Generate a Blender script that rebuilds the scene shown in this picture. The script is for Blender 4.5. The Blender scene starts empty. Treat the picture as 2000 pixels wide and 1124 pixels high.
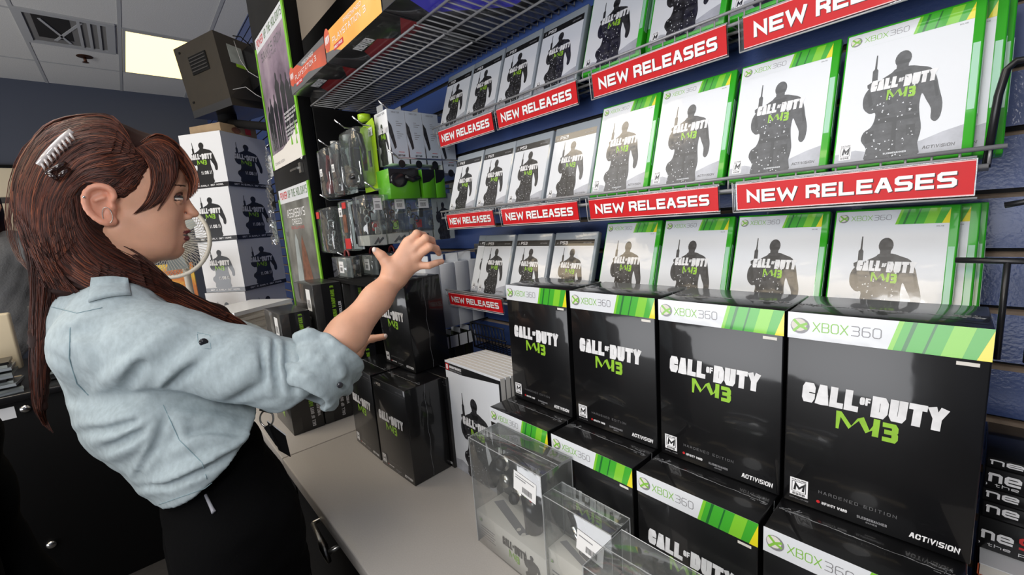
import bpy, bmesh, math, random
import numpy as np
from mathutils import Vector, Matrix
from mathutils.geometry import tessellate_polygon
random.seed(7)
SC = bpy.context.scene
COL = SC.collection
PI = math.pi

# ------------------------------------------------------------------ camera
CAM = Vector((0.1624, -0.7158, 1.5664))
RIGHT = Vector((0.67063064, 0.73813238, -0.07358754))
DOWN = Vector((0.06761165, -0.15961362, -0.98486149))
FWD = Vector((-0.73870373, 0.65550292, -0.15694813))
FPX = 829.14                                   # focal length in pixels of the 2000 x 1124 frame
cam_d = bpy.data.cameras.new('camera')
cam_d.sensor_width = 36.0
cam_d.lens = FPX / 2000 * 36
cam_d.clip_start = 0.02
cam_o = bpy.data.objects.new('camera', cam_d)
COL.objects.link(cam_o)
cam_o.matrix_world = Matrix(((RIGHT.x, -DOWN.x, -FWD.x, CAM.x), (RIGHT.y, -DOWN.y, -FWD.y, CAM.y),
                             (RIGHT.z, -DOWN.z, -FWD.z, CAM.z), (0, 0, 0, 1)))
SC.camera = cam_o

def ray(px, py):
    return RIGHT * ((px - 1000) / FPX) + DOWN * ((py - 562) / FPX) + FWD
def spot(px, py, depth):                       # the point that far in front of the lens
    return CAM + ray(px, py) * depth
def on(px, py, axis, val):                     # where that sight line meets a plane
    d = ray(px, py)
    return CAM + d * ((val - CAM[axis]) / d[axis])

# ------------------------------------------------------------------ world, lights, exposure
w = bpy.data.worlds.new('world'); SC.world = w; w.use_nodes = True
bg = w.node_tree.nodes['Background']
bg.inputs[0].default_value = (0.9, 0.95, 1.0, 1); bg.inputs[1].default_value = 0.05
def area_light(name, loc, target, size, energy, color, size_y=None, spread=PI):
    l = bpy.data.lights.new(name, 'AREA'); l.energy = energy; l.color = color; l.size = size; l.spread = spread
    if size_y: l.shape = 'RECTANGLE'; l.size_y = size_y
    o = bpy.data.objects.new(name, l); COL.objects.link(o); o.location = loc
    o.rotation_euler = (Vector(target) - Vector(loc)).to_track_quat('-Z', 'Y').to_euler()
    return o
# flash bounced off the ceiling above and behind the photographer
area_light('flash_bounce', (-0.7, -1.85, 3.37), (-0.7, -1.75, 1.3), 3.6, 42, (0.96, 0.98, 1.0), 1.3)
# unseen fill light added behind the photographer to brighten ceiling and back wall
area_light('rear_fill_light', (-2.8, -4.45, 1.1), (-3.0, -2.2, 2.9), 7.0, 230, (0.96, 0.97, 1.0), 1.8)
# the shop's other warm fluorescent ceiling panels, all out of the frame
for lx, ly in ((-1.82, -1.365), (-0.62, -3.765), (-3.02, -3.165), (0.58, -3.765), (-4.22, -3.765), (-1.82, -4.3)):
    area_light('ceiling_panel_light', (lx, ly, 3.385), (lx, ly, 0), 1.12, 14, (1.0, 0.80, 0.52), 0.52)
# the little direct flash from the hot shoe
fl = bpy.data.lights.new('flash', 'SPOT'); fl.energy = 14; fl.spot_size = math.radians(150); fl.spot_blend = 0.6; fl.shadow_soft_size = 0.12
flo = bpy.data.objects.new('flash', fl); COL.objects.link(flo); flo.location = CAM + RIGHT * -0.22 + Vector((0, -0.06, 0.2))
flo.rotation_euler = FWD.to_track_quat('-Z', 'Y').to_euler()
vs = SC.view_settings
vs.view_transform = 'Standard'; vs.look = 'None'; vs.gamma = 1.0; vs.exposure = 0.02
vs.use_curve_mapping = False

# ------------------------------------------------------------------ materials
def srgb(r, g, b):
    f = lambda c: (c / 255 / 12.92) if c / 255 <= 0.04045 else ((c / 255 + 0.055) / 1.055) ** 2.4
    return (f(r), f(g), f(b), 1)
def mat(name, rgb, rough=0.5, metal=0.0, coat=0.0, spec=0.5, var=0.0, vscale=30, bump=0.0, bscale=60, emit=None, estr=0, aniso=None, coat_rough=0.05, alpha=1.0):
    m = bpy.data.materials.new(name); m.use_nodes = True
    nt = m.node_tree; b = nt.nodes['Principled BSDF']; N = nt.nodes.new; L = nt.links.new
    c = srgb(*rgb)
    b.inputs['Base Color'].default_value = c
    b.inputs['Roughness'].default_value = rough; b.inputs['Metallic'].default_value = metal
    b.inputs['Coat Weight'].default_value = coat; b.inputs['Coat Roughness'].default_value = coat_rough
    b.inputs['Specular IOR Level'].default_value = spec; b.inputs['Alpha'].default_value = alpha
    if emit:
        b.inputs['Emission Color'].default_value = srgb(*emit); b.inputs['Emission Strength'].default_value = estr
    if var or bump:
        tc = N('ShaderNodeTexCoord')
        mp = N('ShaderNodeMapping'); L(tc.outputs['Object'], mp.inputs[0])
        if aniso: mp.inputs['Scale'].default_value = aniso
    if var:
        n = N('ShaderNodeTexNoise'); n.inputs['Scale'].default_value = vscale; n.inputs['Detail'].default_value = 5
        L(mp.outputs[0], n.inputs['Vector'])
        r = N('ShaderNodeValToRGB'); L(n.outputs['Fac'], r.inputs[0])
        r.color_ramp.elements[0].position = 0.3; r.color_ramp.elements[1].position = 0.7
        r.color_ramp.elements[0].color = tuple(max(0, x * (1 - var)) for x in c[:3]) + (1,)
        r.color_ramp.elements[1].color = tuple(min(1, x * (1 + var)) for x in c[:3]) + (1,)
        L(r.outputs[0], b.inputs['Base Color'])
    if bump:
        n2 = N('ShaderNodeTexNoise'); n2.inputs['Scale'].default_value = bscale; n2.inputs['Detail'].default_value = 3
        L(mp.outputs[0], n2.inputs['Vector'])
        bp = N('ShaderNodeBump'); bp.inputs['Strength'].default_value = bump; bp.inputs['Distance'].default_value = 0.01
        L(n2.outputs['Fac'], bp.inputs['Height']); L(bp.outputs[0], b.inputs['Normal'])
        if coat: L(bp.outputs[0], b.inputs['Coat Normal'])
    return m
def clear_mat(name, tint=(235, 240, 240), gloss=0.14, rough=0.06, bump=0.15, bscale=25, haze=0.06):
    m = bpy.data.materials.new(name); m.use_nodes = True
    nt = m.node_tree; N = nt.nodes.new; L = nt.links.new
    nt.nodes.remove(nt.nodes['Principled BSDF']); out = nt.nodes['Material Output']
    t = N('ShaderNodeBsdfTransparent'); t.inputs[0].default_value = srgb(*tint)
    g = N('ShaderNodeBsdfGlossy'); g.inputs['Roughness'].default_value = rough
    d = N('ShaderNodeBsdfDiffuse'); d.inputs[0].default_value = srgb(225, 228, 228)
    fr = N('ShaderNodeFresnel'); ge = N('ShaderNodeNewGeometry'); im = N('ShaderNodeMath'); im.operation = 'MULTIPLY_ADD'
    im.inputs[1].default_value = 1 / 1.45 - 1.45; im.inputs[2].default_value = 1.45; L(ge.outputs['Backfacing'], im.inputs[0]); L(im.outputs[0], fr.inputs['IOR'])
    tc = N('ShaderNodeTexCoord'); n = N('ShaderNodeTexNoise'); n.inputs['Scale'].default_value = bscale
    L(tc.outputs['Object'], n.inputs['Vector'])
    bp = N('ShaderNodeBump'); bp.inputs['Strength'].default_value = bump; bp.inputs['Distance'].default_value = 0.01
    L(n.outputs['Fac'], bp.inputs['Height']); L(bp.outputs[0], g.inputs['Normal'])
    ad = N('ShaderNodeMath'); ad.operation = 'ADD'; ad.inputs[1].default_value = gloss * 0.5; L(fr.outputs[0], ad.inputs[0])
    m1 = N('ShaderNodeMixShader'); m1.inputs[0].default_value = haze; L(t.outputs[0], m1.inputs[1]); L(d.outputs[0], m1.inputs[2])
    m2 = N('ShaderNodeMixShader'); L(ad.outputs[0], m2.inputs[0]); L(m1.outputs[0], m2.inputs[1]); L(g.outputs[0], m2.inputs[2])
    L(m2.outputs[0], out.inputs['Surface'])
    return m

M = {}
M['blue_slat'] = mat('blue_slat', (52, 74, 128), 0.38, coat=0.25, bump=0.05, bscale=220)
M['raw_board'] = mat('raw_board', (150, 132, 116), 0.8, var=0.15, vscale=60)
M['groove'] = mat('groove', (14, 14, 16), 0.8)
M['wall_paint'] = mat('wall_paint', (80, 85, 99), 0.85, bump=0.1, bscale=300)
M['ceiling_tile'] = mat('ceiling_tile', (208, 206, 202), 0.95, var=0.12, vscale=160, bump=0.25, bscale=260)
M['grid_metal'] = mat('grid_metal', (176, 176, 176), 0.5)
M['floor'] = mat('floor', (44, 42, 41), 0.7, var=0.2, vscale=40)
M['lamp'] = mat('lamp', (255, 240, 190), 0.5, emit=(255, 226, 150), estr=2.3)
M['lamp_bright'] = mat('lamp_bright', (255, 240, 190), 0.5, emit=(255, 222, 150), estr=11.0)
M['counter'] = mat('counter', (170, 165, 160), 0.3, var=0.05, vscale=400, coat=0.15, bump=0.02, bscale=300)
M['black_lam'] = mat('black_lam', (9, 9, 10), 0.5, spec=.2)
M['black_matte'] = mat('black_matte', (9, 9, 10), 0.8, spec=.2)
M['wire_grey'] = mat('wire_grey', (150, 150, 152), 0.35, metal=0.2)
M['wire_black'] = mat('wire_black', (34, 34, 37), 0.32, metal=0.2)
M['chrome'] = mat('chrome', (215, 215, 215), 0.18, metal=1.0)
M['steel'] = mat('steel', (190, 188, 182), 0.3, metal=1.0)
M['case_green'] = mat('case_green', (52, 168, 34), 0.22, coat=0.5)
M['case_teal'] = clear_mat('case_edge', (200, 225, 205), 0.2)
M['case_clear'] = mat('case_clear', (148, 156, 163), 0.2, coat=0.4)
M['cover_white'] = mat('cover_white', (216, 219, 224), 0.4, coat=0.55, bump=0.10, bscale=15, coat_rough=0.07)
M['cover_snow'] = mat('cover_snow', (170, 172, 180), 0.35, coat=0.55, var=0.22, vscale=45, coat_rough=0.07)
M['ink_figure'] = mat('ink_figure', (44, 44, 47), 0.35, coat=0.7, var=0.75, vscale=110, bump=0.05, bscale=18, coat_rough=0.07)
M['ink_black'] = mat('ink_black', (24, 24, 26), 0.35, coat=0.6)
M['ink_white'] = mat('ink_white', (236, 236, 238), 0.4, coat=0.4)
M['logo_white'] = mat('logo_white', (222, 222, 224), 0.4, coat=0.4, var=0.12, vscale=70)
M['logo_green'] = mat('logo_green', (140, 190, 46), 0.4, coat=0.4, var=0.12, vscale=60)
M['ink_grey'] = mat('ink_grey', (128, 128, 132), 0.4, coat=0.4)
M['ink_dim'] = mat('ink_dim', (96, 96, 98), 0.4, coat=0.4)
M['ink_red'] = mat('ink_red', (196, 30, 34), 0.4, coat=0.3)
M['green_band'] = mat('green_band', (60, 166, 40), 0.35, coat=0.8)
M['green_dark'] = mat('green_dark', (22, 106, 38), 0.35, coat=0.8)
M['green_light'] = mat('green_light', (124, 196, 44), 0.35, coat=0.8)
M['yellow_band'] = mat('yellow_band', (226, 214, 28), 0.35, coat=0.8)
M['thin_green'] = mat('thin_green', (128, 186, 66), 0.4, coat=0.4)
M['box_black'] = mat('box_black', (13, 13, 15), 0.35, spec=.3, coat=0.6, bump=0.035, bscale=16, coat_rough=0.06)
M['wrap_fold'] = mat('wrap_fold', (120, 122, 126), 0.25, coat=0.5, bump=0.6, bscale=180)
M['sign_red'] = mat('sign_red', (200, 16, 24), 0.5, coat=0.06, spec=.3, var=0.04, vscale=20)
M['sign_shadow'] = mat('sign_shadow', (60, 20, 24), 0.5)
M['clear'] = clear_mat('clear_plastic')
M['clear_haze'] = clear_mat('clear_box_plastic', (236, 238, 238), 0.2, 0.08, 0.25, 18, 0.07)
M['paper'] = mat('paper', (214, 210, 203), 0.7)
M['paper_edge'] = mat('paper_edge', (206, 200, 190), 0.8, var=0.12, vscale=200, aniso=(1, 1, 8))
M['card_white'] = mat('card_white', (224, 226, 230), 0.45, coat=0.2)
M['plastic_black'] = mat('plastic_black', (20, 20, 22), 0.3, coat=0.3)
M['plastic_dark'] = mat('plastic_dark', (46, 44, 43), 0.45)
M['barcode'] = mat('barcode', (226, 226, 226), 0.6)

# ------------------------------------------------------------------ mesh helpers
class MB:
    """collects faces with a material each and links them as one mesh object"""
    def __init__(s): s.v = []; s.f = []; s.m = []; s.mats = []; s.sm = []
    def mi(s, m):
        if isinstance(m, str): m = M[m]
        if m not in s.mats: s.mats.append(m)
        return s.mats.index(m)
    def add(s, vs, fs, m, smooth=False):
        o = len(s.v); s.v.extend([tuple(x) for x in vs]); i = s.mi(m)
        for f in fs: s.f.append(tuple(o + k for k in f)); s.m.append(i); s.sm.append(smooth)
        return s
    def hexa(s, c, m, mats=None):              # eight corners: bottom loop then top loop
        F = [(3, 2, 1, 0), (4, 5, 6, 7), (0, 1, 5, 4), (1, 2, 6, 5), (2, 3, 7, 6), (3, 0, 4, 7)]
        for k, f in enumerate(F):              # bottom, top, front(-y), right(+x), back, left
            s.add([c[i] for i in f], [(0, 1, 2, 3)], (mats or {}).get(k, m))
        return s
    def box(s, lo, hi, m, T=None, mats=None):
        (x0, y0, z0), (x1, y1, z1) = lo, hi
        c = [Vector(p) for p in ((x0, y0, z0), (x1, y0, z0), (x1, y1, z0), (x0, y1, z0), (x0, y0, z1), (x1, y0, z1), (x1, y1, z1), (x0, y1, z1))]
        if T is not None: c = [T @ p for p in c]
        return s.hexa(c, m, mats)
    def bbox(s, lo, hi, m, r=0.003, T=None, seg=2):   # bevelled box
        bm = bmesh.new(); bmesh.ops.create_cube(bm, size=1)
        for v in bm.verts:
            v.co = Vector([lo[i] + (v.co[i] + 0.5) * (hi[i] - lo[i]) for i in range(3)])
        bmesh.ops.bevel(bm, geom=bm.edges[:], offset=r, segments=seg, affect='EDGES', profile=0.5)
        if T is not None: bm.transform(T)
        return s.frombm(bm, m, True)
    def frombm(s, bm, m, smooth=False):
        bm.verts.index_update()
        s.add([v.co.copy() for v in bm.verts], [[v.index for v in f.verts] for f in bm.faces], m, smooth)
        bm.free(); return s
    def tube(s, pts, r, m, n=8, closed=False, caps=True):
        pts = [Vector(p) for p in pts]; k = len(pts)
        rr = r if isinstance(r, (list, tuple)) else [r] * k
        vs = []; prev = None
        for i, p in enumerate(pts):
            a = pts[(i - 1) % k] if (closed or i) else p; b = pts[(i + 1) % k] if (closed or i < k - 1) else p
            t = (b - a).normalized()
            if prev is None:
                u = t.orthogonal().normalized()
            else:
                u = (prev - t * prev.dot(t)); u = u.normalized() if u.length > 1e-6 else t.orthogonal().normalized()
            prev = u; q = t.cross(u)
            for j in range(n):
                a_ = 2 * PI * j / n
                vs.append(p + (u * math.cos(a_) + q * math.sin(a_)) * rr[i])
        fs = []
        for i in range(k if closed else k - 1):
            for j in range(n):
                i2 = (i + 1) % k
                fs.append((i * n + j, i * n + (j + 1) % n, i2 * n + (j + 1) % n, i2 * n + j))
        if caps and not closed:
            fs.append(tuple(range(n - 1, -1, -1))); fs.append(tuple((k - 1) * n + j for j in range(n)))
        return s.add(vs, fs, m, n > 4)
    def ell(s, c, r, m, T=None, nu=20, nv=12):
        vs = []; fs = []
        for i in range(nv + 1):
            th = PI * i / nv
            for j in range(nu):
                ph = 2 * PI * j / nu
                p = Vector((c[0] + r[0] * math.sin(th) * math.cos(ph), c[1] + r[1] * math.sin(th) * math.sin(ph), c[2] + r[2] * math.cos(th)))
                vs.append(T @ p if T is not None else p)
        for i in range(nv):
            for j in range(nu):
                fs.append((i * nu + j, (i + 1) * nu + j, (i + 1) * nu + (j + 1) % nu, i * nu + (j + 1) % nu))
        return s.add(vs, fs, m, True)
    def poly(s, pts3, m): return s.add(pts3, [tuple(range(len(pts3)))], m)
    def build(s, name, parent=None, world=False):
        me = bpy.data.meshes.new(name); me.from_pydata(s.v, [], s.f)
        for m in s.mats: me.materials.append(m)
        me.polygons.foreach_set('material_index', s.m); me.polygons.foreach_set('use_smooth', s.sm)
        me.update()
        o = bpy.data.objects.new(name, me); COL.objects.link(o)
        if parent is not None:
            o.parent = parent
            if world: o.matrix_parent_inverse = parent_matrix(parent).inverted()
        return o
def parent_matrix(p):
    m = p.matrix_basis.copy()
    return (parent_matrix(p.parent) @ p.matrix_parent_inverse @ m) if p.parent else m
def bm_obj(bm, name, m, parent=None, smooth=True):
    return MB().frombm(bm, m, smooth).build(name, parent)
def tag(o, label, cat, group=None, kind=None):
    o['label'] = label; o['category'] = cat
    if group: o['group'] = group
    if kind: o['kind'] = kind
    return o
def thing(name, label, cat, loc=(0, 0, 0), rot=(0, 0, 0), group=None):
    o = bpy.data.objects.new(name, None); COL.objects.link(o); o.empty_display_size = 0.05
    o.location = loc; o.rotation_euler = rot
    return tag(o, label, cat, group)
def struct(o): o['kind'] = 'structure'; return o
def dup(root, loc, rot=None, label=None, group=None):
    def cp(o, parent):
        c = o.copy(); COL.objects.link(c)
        if parent is not None: c.parent = parent
        for ch in kids(o): cp(ch, c)
        return c
    r = cp(root, None); r.location = loc
    if rot is not None: r.rotation_euler = rot
    if label: r['label'] = label
    if group: r['group'] = group
    return r
def kids(o): return [c for c in bpy.data.objects if c.parent == o]

# ------------------------------------------------------------------ flat printing: shapes and letters
class Art:
    """flat printed shapes in metres on a panel, each a hair above the last"""
    def __init__(s): s.items = []
    def poly(s, pts, m, z=1): s.items.append((list(pts), m, z)); return s
    def rect(s, x0, y0, x1, y1, m, z=1): return s.poly([(x0, y0), (x1, y0), (x1, y1), (x0, y1)], m, z)
    def disc(s, x, y, rx, ry, m, z=1, n=18): return s.poly([(x + rx * math.cos(2 * PI * k / n), y + ry * math.sin(2 * PI * k / n)) for k in range(n)], m, z)
    def text(s, t, x, y, wid, h, m, z=2, weight=0.2, gap=0.2, shear=0.0, shadow=None, aspect=None):
        for q in lettering(t, x, y, wid, h, weight, gap, shear):
            if shadow: s.poly([(a + shadow[1], b - shadow[1]) for a, b in q], shadow[0], z - 1)
            s.poly(q, m, z)
        return s
    def put(s, mb, o, ux, uy, step=0.00025):
        o = Vector(o); ux = Vector(ux).normalized(); uy = Vector(uy).normalized(); n = ux.cross(uy)
        for pts, m, z in s.items:
            s.k = getattr(s, 'k', 0) + 1; dz = z * step + (s.k % 12) * 3.5e-6
            P = [o + ux * a + uy * b + n * dz for a, b in pts]
            if len(pts) > 4:
                tri = tessellate_polygon([[Vector((a, b, 0)) for a, b in pts]])
                fs = []
                for t in tri:
                    (x1, y1), (x2, y2), (x3, y3) = (pts[k] for k in t)
                    cr = (x2 - x1) * (y3 - y1) - (x3 - x1) * (y2 - y1)
                    fs.append(t if cr > 0 else t[::-1])
                mb.add(P, fs, m)
            else:
                ar = sum(pts[i][0] * pts[(i + 1) % len(pts)][1] - pts[(i + 1) % len(pts)][0] * pts[i][1] for i in range(len(pts)))
                mb.add(P, [tuple(range(len(P))) if ar > 0 else tuple(range(len(P)))[::-1]], m)
        return mb
c_ = 0.2
G = {
 'A': [[(0, 0), (.4, 1), (.6, 1), (1, 0)], [(.16, .34), (.84, .34)]],
 'B': [[(0, .52), (0, 1), (.8, 1), (.95, .87), (.95, .66), (.8, .53), (0, .53)], [(0, .53), (0, 0), (.85, 0), (1, .13), (1, .38), (.85, .53)]],
 'C': [[(1, .72), (1, .85), (.82, 1), (.18, 1), (0, .85), (0, .15), (.18, 0), (.82, 0), (1, .15), (1, .28)]],
 'D': [[(0, .5), (0, 1), (.75, 1), (1, .8), (1, .2), (.75, 0), (0, 0), (0, .5)]],
 'E': [[(1, 1), (0, 1), (0, 0), (1, 0)], [(0, .5), (.9, .5)]],
 'F': [[(1, 1), (0, 1), (0, 0)], [(0, .5), (.9, .5)]],
 'G': [[(1, .75), (1, .85), (.82, 1), (.18, 1), (0, .85), (0, .15), (.18, 0), (.82, 0), (1, .15), (1, .48), (.55, .48)]],
 'H': [[(0, 0), (0, 1)], [(1, 0), (1, 1)], [(0, .5), (1, .5)]],
 'I': [[(.5, 0), (.5, 1)]],
 'J': [[(1, 1), (1, .15), (.82, 0), (.18, 0), (0, .15), (0, .3)]],
 'K': [[(0, 0), (0, 1)], [(1, 1), (.1, .5), (1, 0)]],
 'L': [[(0, 1), (0, 0), (1, 0)]],
 'M': [[(0, 0), (0, 1), (.5, .25), (1, 1), (1, 0)]],
 'N': [[(0, 0), (0, 1), (1, 0), (1, 1)]],
 'O': [[(.5, 1), (.2, 1), (0, .85), (0, .15), (.2, 0), (.8, 0), (1, .15), (1, .85), (.8, 1), (.5, 1)]],
 'P': [[(0, 0), (0, 1), (.82, 1), (1, .86), (1, .58), (.82, .45), (0, .45)]],
 'Q': [[(.5, 1), (.2, 1), (0, .85), (0, .15), (.2, 0), (.8, 0), (1, .15), (1, .85), (.8, 1), (.5, 1)], [(.6, .3), (1, 0)]],
 'R': [[(0, 0), (0, 1), (.82, 1), (1, .88), (1, .58), (.82, .46), (0, .46)], [(.6, .46), (1, .2), (1, 0)]],
 'S': [[(.97, 1), (.14, 1), (0, .89), (0, .61), (.14, .5), (.86, .5), (1, .39), (1, .11), (.86, 0), (.03, 0)]],
 'T': [[(0, 1), (1, 1)], [(.5, 1), (.5, 0)]],
 'U': [[(0, 1), (0, .15), (.18, 0), (.82, 0), (1, .15), (1, 1)]],
 'V': [[(0, 1), (.5, 0), (1, 1)]],
 'W': [[(0, 1), (.22, 0), (.5, .8), (.78, 0), (1, 1)]],
 'X': [[(0, 0), (1, 1)], [(0, 1), (1, 0)]],
 'Y': [[(0, 1), (.5, .48), (1, 1)], [(.5, .48), (.5, 0)]],
 'Z': [[(0, 1), (1, 1), (0, 0), (1, 0)]],
 '0': [[(.5, 1), (.2, 1), (0, .85), (0, .15), (.2, 0), (.8, 0), (1, .15), (1, .85), (.8, 1), (.5, 1)]],
 '1': [[(.2, .8), (.55, 1), (.55, 0)]],
 '3': [[(0, 1), (.85, 1), (1, .87), (1, .64), (.85, .52), (.2, .52)], [(.85, .52), (1, .38), (1, .13), (.85, 0), (0, 0)]],
 '6': [[(.95, 1), (.18, 1), (0, .85), (0, .15), (.18, 0), (.82, 0), (1, .15), (1, .42), (.82, .56), (0, .56)]],
 '8': [[(.5, 1), (.15, 1), (.03, .88), (.03, .64), (.15, .52), (.85, .52), (.97, .64), (.97, .88), (.85, 1), (.5, 1)], [(.15, .52), (0, .4), (0, .12), (.15, 0), (.85, 0), (1, .12), (1, .4), (.85, .52)]],
 '.': [[(.35, 0), (.65, 0)]], '-': [[(.1, .5), (.9, .5)]], "'": [[(.5, 1), (.5, .8)]], ':': [[(.4, .7), (.6, .7)], [(.4, .2), (.6, .2)]],
 'a': [[(.1, .64), (.2, .68), (.82, .68), (.95, .58), (.95, 0)], [(.95, .38), (.15, .38), (0, .28), (0, .1), (.15, 0), (.95, 0)]],
 'e': [[(0, .35), (1, .35), (1, .55), (.85, .68), (.15, .68), (0, .55), (0, .12), (.15, 0), (.95, 0)]],
 'm': [[(0, 0), (0, .68)], [(0, .68), (.4, .68), (.5, .58), (.5, 0)], [(.5, .68), (.9, .68), (1, .58), (1, 0)]],
 'o': [[(.5, .68), (.15, .68), (0, .55), (0, .12), (.15, 0), (.85, 0), (1, .12), (1, .55), (.85, .68), (.5, .68)]],
 'p': [[(0, -.28), (0, .68), (.85, .68), (1, .55), (1, .12), (.85, 0), (0, 0)]],
 't': [[(.35, .95), (.35, .12), (.5, 0), (.95, 0)], [(0, .66), (.95, .66)]],
 'h': [[(0, 0), (0, 1)], [(0, .66), (.82, .66), (1, .54), (1, 0)]],
 'l': [[(.5, 0), (.5, 1)]],
 'y': [[(0, .68), (0, .15), (.15, 0), (1, 0)], [(1, .68), (1, -.15), (.85, -.28), (.1, -.28)]],
 'r': [[(.1, 0), (.1, .68)], [(.1, .6), (.9, .68)]],
 's': [[(.95, .68), (.1, .68), (0, .58), (0, .44), (1, .28), (1, .1), (.9, 0), (0, 0)]],
}
NARROW = {'I': .3, '1': .55, '.': .3, "'": .3, 'l': .3, ':': .3, 'M': 1.25, 'W': 1.4, 'm': 1.45, ' ': .55, 't': .7, 'r': .7}
def stroke(pts, t):
    n = len(pts); L = []; R_ = []
    for i, p in enumerate(pts):
        p = Vector(p)
        d0 = (p - Vector(pts[i - 1])).normalized() if i else None
        d1 = (Vector(pts[i + 1]) - p).normalized() if i < n - 1 else None
        if d0 is None: d0 = d1
        if d1 is None: d1 = d0
        n0 = Vector((-d0.y, d0.x)); n1 = Vector((-d1.y, d1.x)); b = n0 + n1
        if b.length < 1e-4: b = n0.copy()
        b.normalize(); k = t / 2 / max(0.42, b.dot(n0))
        e = Vector((0, 0))
        if i == 0: e = -d1 * t * 0.5
        if i == n - 1: e = d0 * t * 0.5
        if t < 0: e = Vector((0, 0))
        L.append(p + b * k + e); R_.append(p - b * k + e)
    return [[tuple(R_[i]), tuple(R_[i + 1]), tuple(L[i + 1]), tuple(L[i])] for i in range(n - 1)]
def lettering(txt, x, y, wid, h, weight=0.2, gap=0.2, shear=0.0):
    """block letters filling wid x h; weight is the stroke as a share of the height"""
    ws = [NARROW.get(ch, 1.0) for ch in txt]
    unit = wid / (sum(ws) + gap * (len(txt) - 1))
    t = weight * h; out = []; cx = x
    for ch, w_ in zip(txt, ws):
        W = w_ * unit; tt = min(t, W * 0.48 if ch in 'MWm' else W * 0.6)
        for pl in G.get(ch, []):
            P = [(cx + tt / 2 + px * (W - tt), y + t / 2 + py * (h - t)) for px, py in pl]
            for q in stroke(P, tt):
                out.append([(a + shear * (b - y), b) for a, b in q])
        cx += W + gap * unit
    return out
# ------------------------------------------------------------------ the room
CEIL = 3.40; WALLY = 0.16; FARY = 0.33; BACKX = -6.75
def slats(name, x0, x1, y, z0, z1, pitch, zg):
    mb = MB(); k0 = int(math.floor((z0 - zg) / pitch)); k1 = int(math.ceil((z1 - zg) / pitch))
    for k in range(k0, k1):
        a = zg + k * pitch + 0.006; b = zg + (k + 1) * pitch - 0.006
        a = max(a, z0); b = min(b, z1)
        if b - a < 0.01: continue
        mb.box((x0, y, a), (x1, y + 0.012, b), 'blue_slat', mats={0: 'groove', 1: 'raw_board'})
        mb.add([(x0, y, b), (x1, y, b), (x1, y + 0.0118, b + 0.006), (x0, y + 0.0118, b + 0.006)], [(0, 1, 2, 3)], 'raw_board')
    mb.box((x0, y + 0.012, z0), (x1, y + 0.05, z1), 'groove')
    return struct(mb.build(name))
slats('wall_slat', -1.6, 1.4, WALLY, 0.0, 2.53, 0.0795, 1.633)
M['beige_paint'] = mat('beige_paint', (150, 138, 124), 0.85)
struct(MB().box((-1.6, WALLY, 2.53), (1.4, WALLY + 0.05, CEIL), 'beige_paint').build('wall_slat_upper'))
struct(MB().box((-2.25, WALLY - .06, 2.16), (1.4, WALLY - .001, 2.53), 'black_matte').build('trim_1'))
struct(MB().box((-3.3, .28, 2.45), (-1.6, FARY - .001, CEIL), 'beige_paint').build('trim_2'))
slats('wall_far_slat', BACKX, -1.6, FARY, 0.0, CEIL, 0.0795, 1.633)
struct(MB().box((BACKX - 0.1, -4.6, 0), (BACKX, FARY + 0.05, CEIL), 'wall_paint').build('wall_back'))
struct(MB().box((1.4, -4.6, 0), (1.5, WALLY + 0.05, CEIL), 'wall_paint').build('wall_right'))
struct(MB().box((BACKX, -4.7, 0), (1.5, -4.6, CEIL), 'wall_paint').build('wall_front'))
struct(MB().box((BACKX - 0.1, -4.7, -0.05), (1.5, FARY + 0.05, 0), 'floor').build('floor'))
mb = MB()                                       # tiled ceiling: tiles of 0.6 x 1.2 with T bars
lampcells = []
ys = [0.135 - 0.60 * k for k in range(-1, 9)]; xs = [-6.02 + 1.2 * k for k in range(-1, 7)]
lamps = {(-6.02, 0), (-4.82 + 1.2, 3), (-1.22, 1), (-1.22, 4), (-3.62, 6), (-0.02, 4), (-2.42, 2)}
for i, y in enumerate(ys[:-1]):
    for x in xs[:-1]:
        yy0, yy1 = ys[i + 1], y
        mb.box((max(x + 0.012, BACKX), yy0 + 0.012, CEIL), (min(x + 1.188, 1.4), min(yy1 - 0.012, FARY + 0.05), CEIL + 0.02), 'ceiling_tile')
mb.box((BACKX, -4.6, CEIL + 0.02), (1.4, FARY + 0.05, CEIL + 0.05), 'grid_metal')
for y in ys: mb.box((BACKX, y - 0.012, CEIL - 0.004), (1.4, y + 0.012, CEIL + 0.02), 'grid_metal')
for x in xs: mb.box((x - 0.012, -4.6, CEIL - 0.003), (x + 0.012, FARY, CEIL + 0.02), 'grid_metal')
struct(mb.build('ceiling'))
def ceiling_light(x, y1, label, power):
    t = thing('ceiling_light', label, 'light', (x + 0.6, y1 - 0.3, CEIL - 0.006), group='ceiling light panels')
    f = MB()
    for a in (((-.58, -.28), (.58, -.262)), ((-.58, .262), (.58, .28)), ((-.58, -.262), (-.562, .262)), ((.562, -.262), (.58, .262))):
        f.box((a[0][0], a[0][1], -0.004), (a[1][0], a[1][1], 0.004), 'grid_metal')
    f.build('frame', t)
    MB().box((-.562, -.262, -0.002), (.562, .262, 0.003), 'lamp_bright' if power else 'lamp').build('diffuser', t)
    return t
ceiling_light(-6.02, 0.135, 'glowing warm fluorescent panel in the tiled ceiling beyond the television', 0)
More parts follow.
